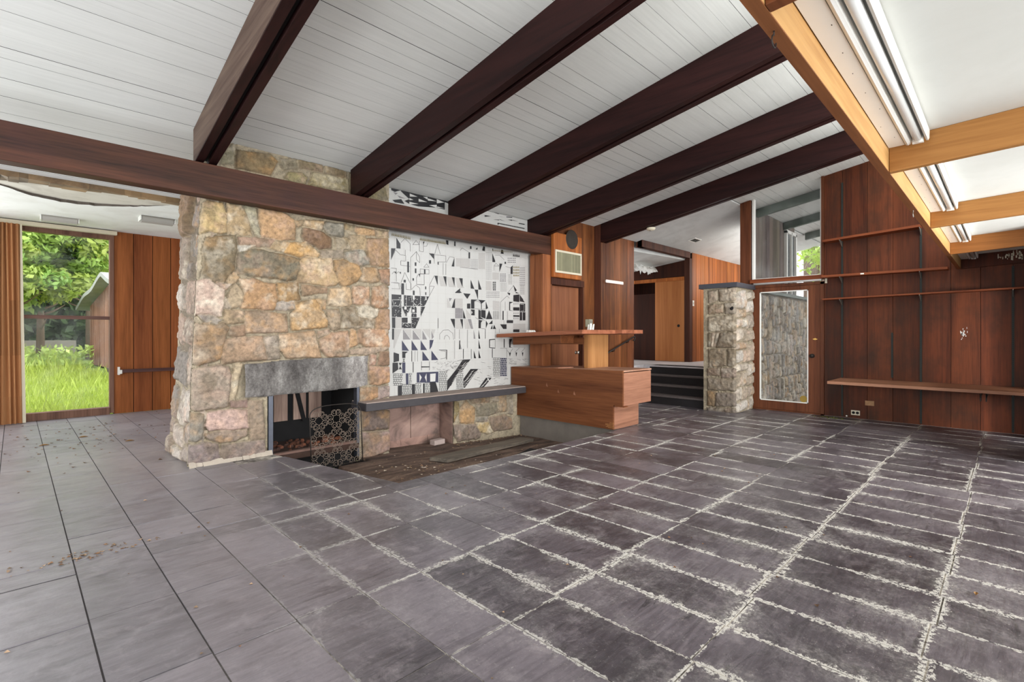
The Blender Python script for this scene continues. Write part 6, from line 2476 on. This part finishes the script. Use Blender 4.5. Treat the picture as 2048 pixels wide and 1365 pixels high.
V[:, 2] = np.c_[xx + ca * 0.6 + lean[:, 0] * 0.5, yy + sa * 0.6 + lean[:, 1] * 0.5, zz + hh * 0.65]
V[:, 3] = np.c_[xx + lean[:, 0], yy + lean[:, 1], zz + hh]
g = 0.75 + 0.45 * rs.rand(N)
C = np.repeat(np.c_[g, g, g * 0.9][:, None], 4, 1).reshape(-1, 3)
o = build_fields('grass', [(V.reshape(-1, 3), np.arange(N * 4).reshape(N, 4), C)], M['grass'], smooth=False)
tag(o, 'long bright green grass blades on the lawn', 'grass', kind='stuff')


def tree(lb, x, y, hgt, crown, n, mat, seed, cz0, lean=0.0, leaf=0.17, trunk_r=0.1):
    z0 = float(zgar(x, y))
    t = thing('garden_tree', lb, 'tree', (x, y, z0), 'trees beyond the lawn')
    r = np.random.RandomState(seed)
    mb = MB()
    top = Vector((x + lean, y, z0 + hgt * 0.75))
    mid = Vector((x + lean * 0.3, y, z0 + hgt * 0.35))
    mb.tube([(x, y, z0 - 0.05), mid, top], [trunk_r, trunk_r * 0.75, trunk_r * 0.3], 8)
    for k in range(7):
        f = r.uniform(0.25, 0.7)
        p = Vector((x, y, z0)).lerp(top, f)
        a = r.uniform(0, 6.28)
        L = crown[0] * r.uniform(0.4, 0.8)
        mb.tube([p, p + Vector((math.cos(a) * L * .5, math.sin(a) * L * .5, L * .2)), p + Vector((math.cos(a) * L, math.sin(a) * L, L * .55))], [trunk_r * .4, trunk_r * .25, trunk_r * .08], 6)
    mb.build('trunk', M['bark'], t, smooth=True)
    # leaves gathered in clumps
    nc = max(14, n // 110)
    u = r.normal(size=(nc, 3))
    u /= np.linalg.norm(u, axis=1)[:, None]
    cen = u * (r.rand(nc, 1) ** 0.36) * np.array(crown) + np.array([x + lean, y, z0 + cz0])
    which = r.randint(0, nc, n)
    rad = (0.25 + 0.3 * r.rand(nc)) * (min(crown) * 0.6)
    d = r.normal(size=(n, 3))
    d /= np.linalg.norm(d, axis=1)[:, None]
    P = cen[which] + d * (rad[which] * (0.55 + 0.45 * r.rand(n)))[:, None] * np.array([1.15, 1.15, 0.7])
    P[:, 2] = np.maximum(P[:, 2], z0 + 0.1)
    s = leaf * (0.6 + 0.7 * r.rand(n))
    nrm = d * 0.6 + r.normal(size=(n, 3)) * 0.5 + np.array([0, 0, 0.5])
    nrm /= np.linalg.norm(nrm, axis=1)[:, None]
    a = np.cross(nrm, r.normal(size=(n, 3)))
    a /= np.linalg.norm(a, axis=1)[:, None]
    b = np.cross(nrm, a)
    V = np.zeros((n, 4, 3))
    V[:, 0] = P - a * s[:, None]
    V[:, 1] = P + b * s[:, None] * 0.5 - nrm * s[:, None] * 0.12
    V[:, 2] = P + a * s[:, None]
    V[:, 3] = P - b * s[:, None] * 0.5 - nrm * s[:, None] * 0.12
    g = 0.7 + 0.5 * r.rand(n)
    tint = 0.85 + 0.3 * r.rand(nc)[which]
    C = np.repeat((np.c_[g * tint, g, g * (1.3 - 0.4 * tint)])[:, None], 4, 1).reshape(-1, 3)
    V = V.reshape(-1, 3)
    build_fields('crown', [(V, np.arange(n * 4).reshape(n, 4), C)], mat, t, smooth=False)
    return t


tree('bright green leafy tree filling the middle of the garden window', -0.1, 24.5, 7.5, (2.7, 2.0, 2.9), 15000, M['leaf'], 1, 4.7, leaf=0.13)
tree('bright green tree at the right behind the shed roof', 2.1, 26.0, 8.5, (2.2, 2.0, 3.4), 10000, M['leaf'], 2, 5.6, leaf=0.13)
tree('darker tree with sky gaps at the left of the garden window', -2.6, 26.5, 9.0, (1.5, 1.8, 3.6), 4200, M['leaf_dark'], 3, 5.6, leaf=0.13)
tree('low shrubby tree over the lawn edge left of the shed', -1.2, 23.5, 3.6, (2.0, 1.0, 1.3), 6500, M['leaf'], 4, 3.0, leaf=0.11)
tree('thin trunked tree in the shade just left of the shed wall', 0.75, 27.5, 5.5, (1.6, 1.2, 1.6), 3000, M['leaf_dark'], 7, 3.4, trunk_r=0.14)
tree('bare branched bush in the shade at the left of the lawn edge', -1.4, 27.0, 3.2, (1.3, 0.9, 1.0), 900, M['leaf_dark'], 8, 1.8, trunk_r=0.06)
# dense woodland behind
rs = np.random.RandomState(18)
N = 34000
P = np.c_[rs.uniform(-8, 6, N), rs.uniform(31.0, 35.0, N), 0.2 + 11.5 * rs.rand(N) ** 1.15]
keep = ~((P[:, 2] > 5.8) & (np.abs(P[:, 0] + 3.7 - 0.15 * P[:, 2]) < 0.7) & (rs.rand(N) < 0.93))
P = P[keep]
N = len(P)
s = 0.16 + 0.16 * rs.rand(N)
a = rs.normal(size=(N, 3))
a /= np.linalg.norm(a, axis=1)[:, None]
b = np.cross(a, rs.normal(size=(N, 3)))
b /= np.linalg.norm(b, axis=1)[:, None]
V = np.stack([P - a * s[:, None], P + b * s[:, None] * .5, P + a * s[:, None], P - b * s[:, None] * .5], 1)
g = 0.6 + 0.6 * rs.rand(N)
o = build_fields('woodland', [(V.reshape(-1, 3), np.arange(N * 4).reshape(N, 4), np.repeat(np.c_[g, g, g][:, None], 4, 1).reshape(-1, 3))], M['leaf_dark'], smooth=False)
tag(o, 'dark dense woodland foliage at the back of the garden', 'woodland', kind='stuff')
# weeds at the lawn edge
rs = np.random.RandomState(8)
N = 1800
P = np.c_[rs.uniform(-3.5, 1.9, N), rs.uniform(21.5, 23.5, N), np.zeros(N)]
P[:, 2] = zgar(P[:, 0], P[:, 1]) + rs.rand(N) ** 1.5 * 0.7
s = 0.05 + 0.07 * rs.rand(N)
a = rs.normal(size=(N, 3))
a /= np.linalg.norm(a, axis=1)[:, None]
b = np.cross(a, rs.normal(size=(N, 3)))
b /= np.linalg.norm(b, axis=1)[:, None]
V = np.stack([P - a * s[:, None], P + b * s[:, None] * .5, P + a * s[:, None], P - b * s[:, None] * .5], 1)
g = 0.7 + 0.6 * rs.rand(N)
o = build_fields('undergrowth', [(V.reshape(-1, 3), np.arange(N * 4).reshape(N, 4), np.repeat(np.c_[g, g, g][:, None], 4, 1).reshape(-1, 3))], M['leaf'], smooth=False)
tag(o, 'low leafy undergrowth along the far edge of the lawn', 'undergrowth', kind='stuff')
o = MB().box(-4.0, 2.0, 30.0, 30.2, 0.2, 1.05).build('garden_fence', plain('fence_grey', (140, 132, 124), 0.9), origin=(-1, 30, 0.2))
tag(o, 'low grey wall in the shade behind the lawn trees', 'wall')

# shed with vertical boards, gable towards the lawn
t = thing('garden_shed', 'brown board shed with a wavy grey roof edge right outside the window', 'shed', (3.2, 20.5, 0.2))
sx = 1.93
yA, yB = 23.4, 16.6
mb = MB()
r = random.Random(3)
def gable(y):
    return 2.3 + (3.0 - 2.3) * (1 - abs(y - 19.6) / 3.9)
y = yB
while y < yA - 1e-6:
    y1 = min(y + 0.2, yA)
    gcol = r.uniform(0.75, 1.15)
    xa, xb_ = sx + (yA - y) * 0.06, sx + (yA - y1) * 0.06
    mb.hexa([(xa, y + .006, 0.25), (xa + .03, y + .006, 0.25), (xb_ + .03, y1 - .006, 0.25), (xb_, y1 - .006, 0.25),
             (xa, y + .006, gable(y)), (xa + .03, y + .006, gable(y)), (xb_ + .03, y1 - .006, gable(y1)), (xb_, y1 - .006, gable(y1))], 0, (gcol, gcol, gcol))
    y = y1
mb.box(sx + 0.45, sx + 3.5, yB, yA, 0.25, 2.4, 0, (0.5, 0.5, 0.5))
mb.build('board_wall', wood('shed_boards', (98, 70, 58), (150, 114, 98), 'z', 0.85, 40, 6), t)
mb = MB()
def roof(ya, yb_):
    n = 14
    up, lo = [], []
    for k in range(n + 1):
        y = ya + (yb_ - ya) * k / n
        zz = gable(y) + 0.10 + 0.05 * math.sin(y * 2.3)
        up.append((sx - 0.3 + (yA - y) * 0.06, y, zz + 0.07))
        lo.append((sx - 0.3 + (yA - y) * 0.06, y, zz - 0.06))
    vs = up + lo + [(x + 4.0, y, z) for x, y, z in up] + [(x + 4.0, y, z) for x, y, z in lo]
    m = n + 1
    fs = []
    for k in range(n):
        fs += [(k, k + 1, m + k + 1, m + k), (2 * m + k, 2 * m + k + 1, k + 1, k), (m + k, m + k + 1, 3 * m + k + 1, 3 * m + k)]
    mb.add(vs, fs)
roof(24.1, 19.6)
roof(19.6, 16.0)
mb.build('roof', plain('shed_roof', (150, 152, 148), 0.8, 0, 0.25, 4), t)
for y in (yB + .2, (yA + yB) / 2, yA - .2):
    MB().box(sx + 0.1, sx + 0.5, y - .15, y + .15, -0.1, 0.26).build('footing', M['concrete'], t)
# breezeway beyond the glazed door
mb = MB().box(9.33, 19.0, -6.0, 3.36, -0.45, -0.3)
o = mb.build('paved_ground', plain('paving', (132, 128, 122), 0.9, 0, 0.2), origin=(12, 0, -0.3))
tag(o, 'pale paved ground outside the glazed door', 'ground')
mb = MB()
ed = [9.42 + 0.2 * k for k in range(0, 15)]
boards(mb, 'y', 3.375, ed, 2.17, lambda x: zc(3.4), seed=44, tone=(0.8, 1.1))
o = mb.build('wing_wall', [wood('grey_siding', (84, 76, 70), (126, 114, 106), 'z', 0.8), M['dark_gap']], origin=(11, 3.4, 2.17))
struct(o)
t = thing('window_3', '', '', (11.85, 3.35, 2.2))
del t['label'], t['category']
struct(t)
mb = MB()
for (xa, xb_) in ((11.5, 11.56), (11.84, 11.88), (12.14, 12.2)):
    mb.box(xa, xb_, 3.32, 3.376, 2.17, 3.5)
mb.box(11.5, 12.2, 3.32, 3.376, 3.45, 3.52)
mb.box(11.5, 12.2, 3.32, 3.376, 2.3, 2.36)
mb.build('window_frame', M['white_plastic'], t)
MB().box(11.55, 12.16, 3.355, 3.36, 2.2, 3.45).build('pane', M['glass'], t)
MB().box(11.55, 12.16, 3.366, 3.374, 2.2, 3.45).build('blind', plain('grey_blind', (90, 92, 92), 0.8), t)
for x, lb in ((9.86, 'dark grey-green soffit beam nearest the clerestory glass'), (11.44, 'dark grey-green soffit beam second beyond the clerestory glass'), (13.0, 'dark grey-green soffit beam farthest beyond the clerestory glass')):
    o = MB().hexa([(x, 0.5, zc(0.5) - 0.15), (x + .09, 0.5, zc(0.5) - 0.15), (x + .09, 3.37, zc(3.37) - 0.15), (x, 3.37, zc(3.37) - 0.15),
                   (x, 0.5, zc(0.5) - 0.003), (x + .09, 0.5, zc(0.5) - 0.003), (x + .09, 3.37, zc(3.37) - 0.003), (x, 3.37, zc(3.37) - 0.003)]).build('soffit_beam', plain('soffit_paint', (92, 100, 92), 0.7), origin=(x, 2, zc(2) - 0.15))
    tag(o, lb, 'beam', 'soffit beams outside the clerestory')
mb = MB()
ed = [-4 + 0.22 * k for k in range(0, 40)]
boards(mb, 'x', 17.5, ed, -0.3, lambda y: 4.0, seed=45, tone=(0.8, 1.1))
o = mb.build('far_wing_wall', [wood('far_siding', (74, 62, 54), (112, 98, 86), 'z', 0.85), M['dark_gap']], origin=(17.5, 0, 0))
struct(o)
rs = np.random.RandomState(14)
N = 420
P = rs.normal(size=(N, 3)) * np.array([0.35, 0.3, 0.24]) + np.array([15.6, 3.72, 3.55])
s = 0.05 + 0.06 * rs.rand(N)
a = rs.normal(size=(N, 3))
a /= np.linalg.norm(a, axis=1)[:, None]
b = np.cross(a, rs.normal(size=(N, 3)))
b /= np.linalg.norm(b, axis=1)[:, None]
V = np.stack([P - a * s[:, None], P + b * s[:, None] * .5, P + a * s[:, None], P - b * s[:, None] * .5], 1)
g = 0.7 + 0.6 * rs.rand(N)
t = thing('courtyard_tree', 'slender tree with a tuft of green leaves beyond the clerestory glass', 'tree', (15.6, 3.72, -0.3))
build_fields('crown', [(V.reshape(-1, 3), np.arange(N * 4).reshape(N, 4), np.repeat(np.c_[g, g, g][:, None], 4, 1).reshape(-1, 3))], M['leaf'], t, smooth=False)
MB().tube([(15.6, 3.72, -0.3), (15.65, 3.7, 1.8), (15.6, 3.72, 3.6)], [0.05, 0.035, 0.015], 8).build('trunk', M['bark'], t)
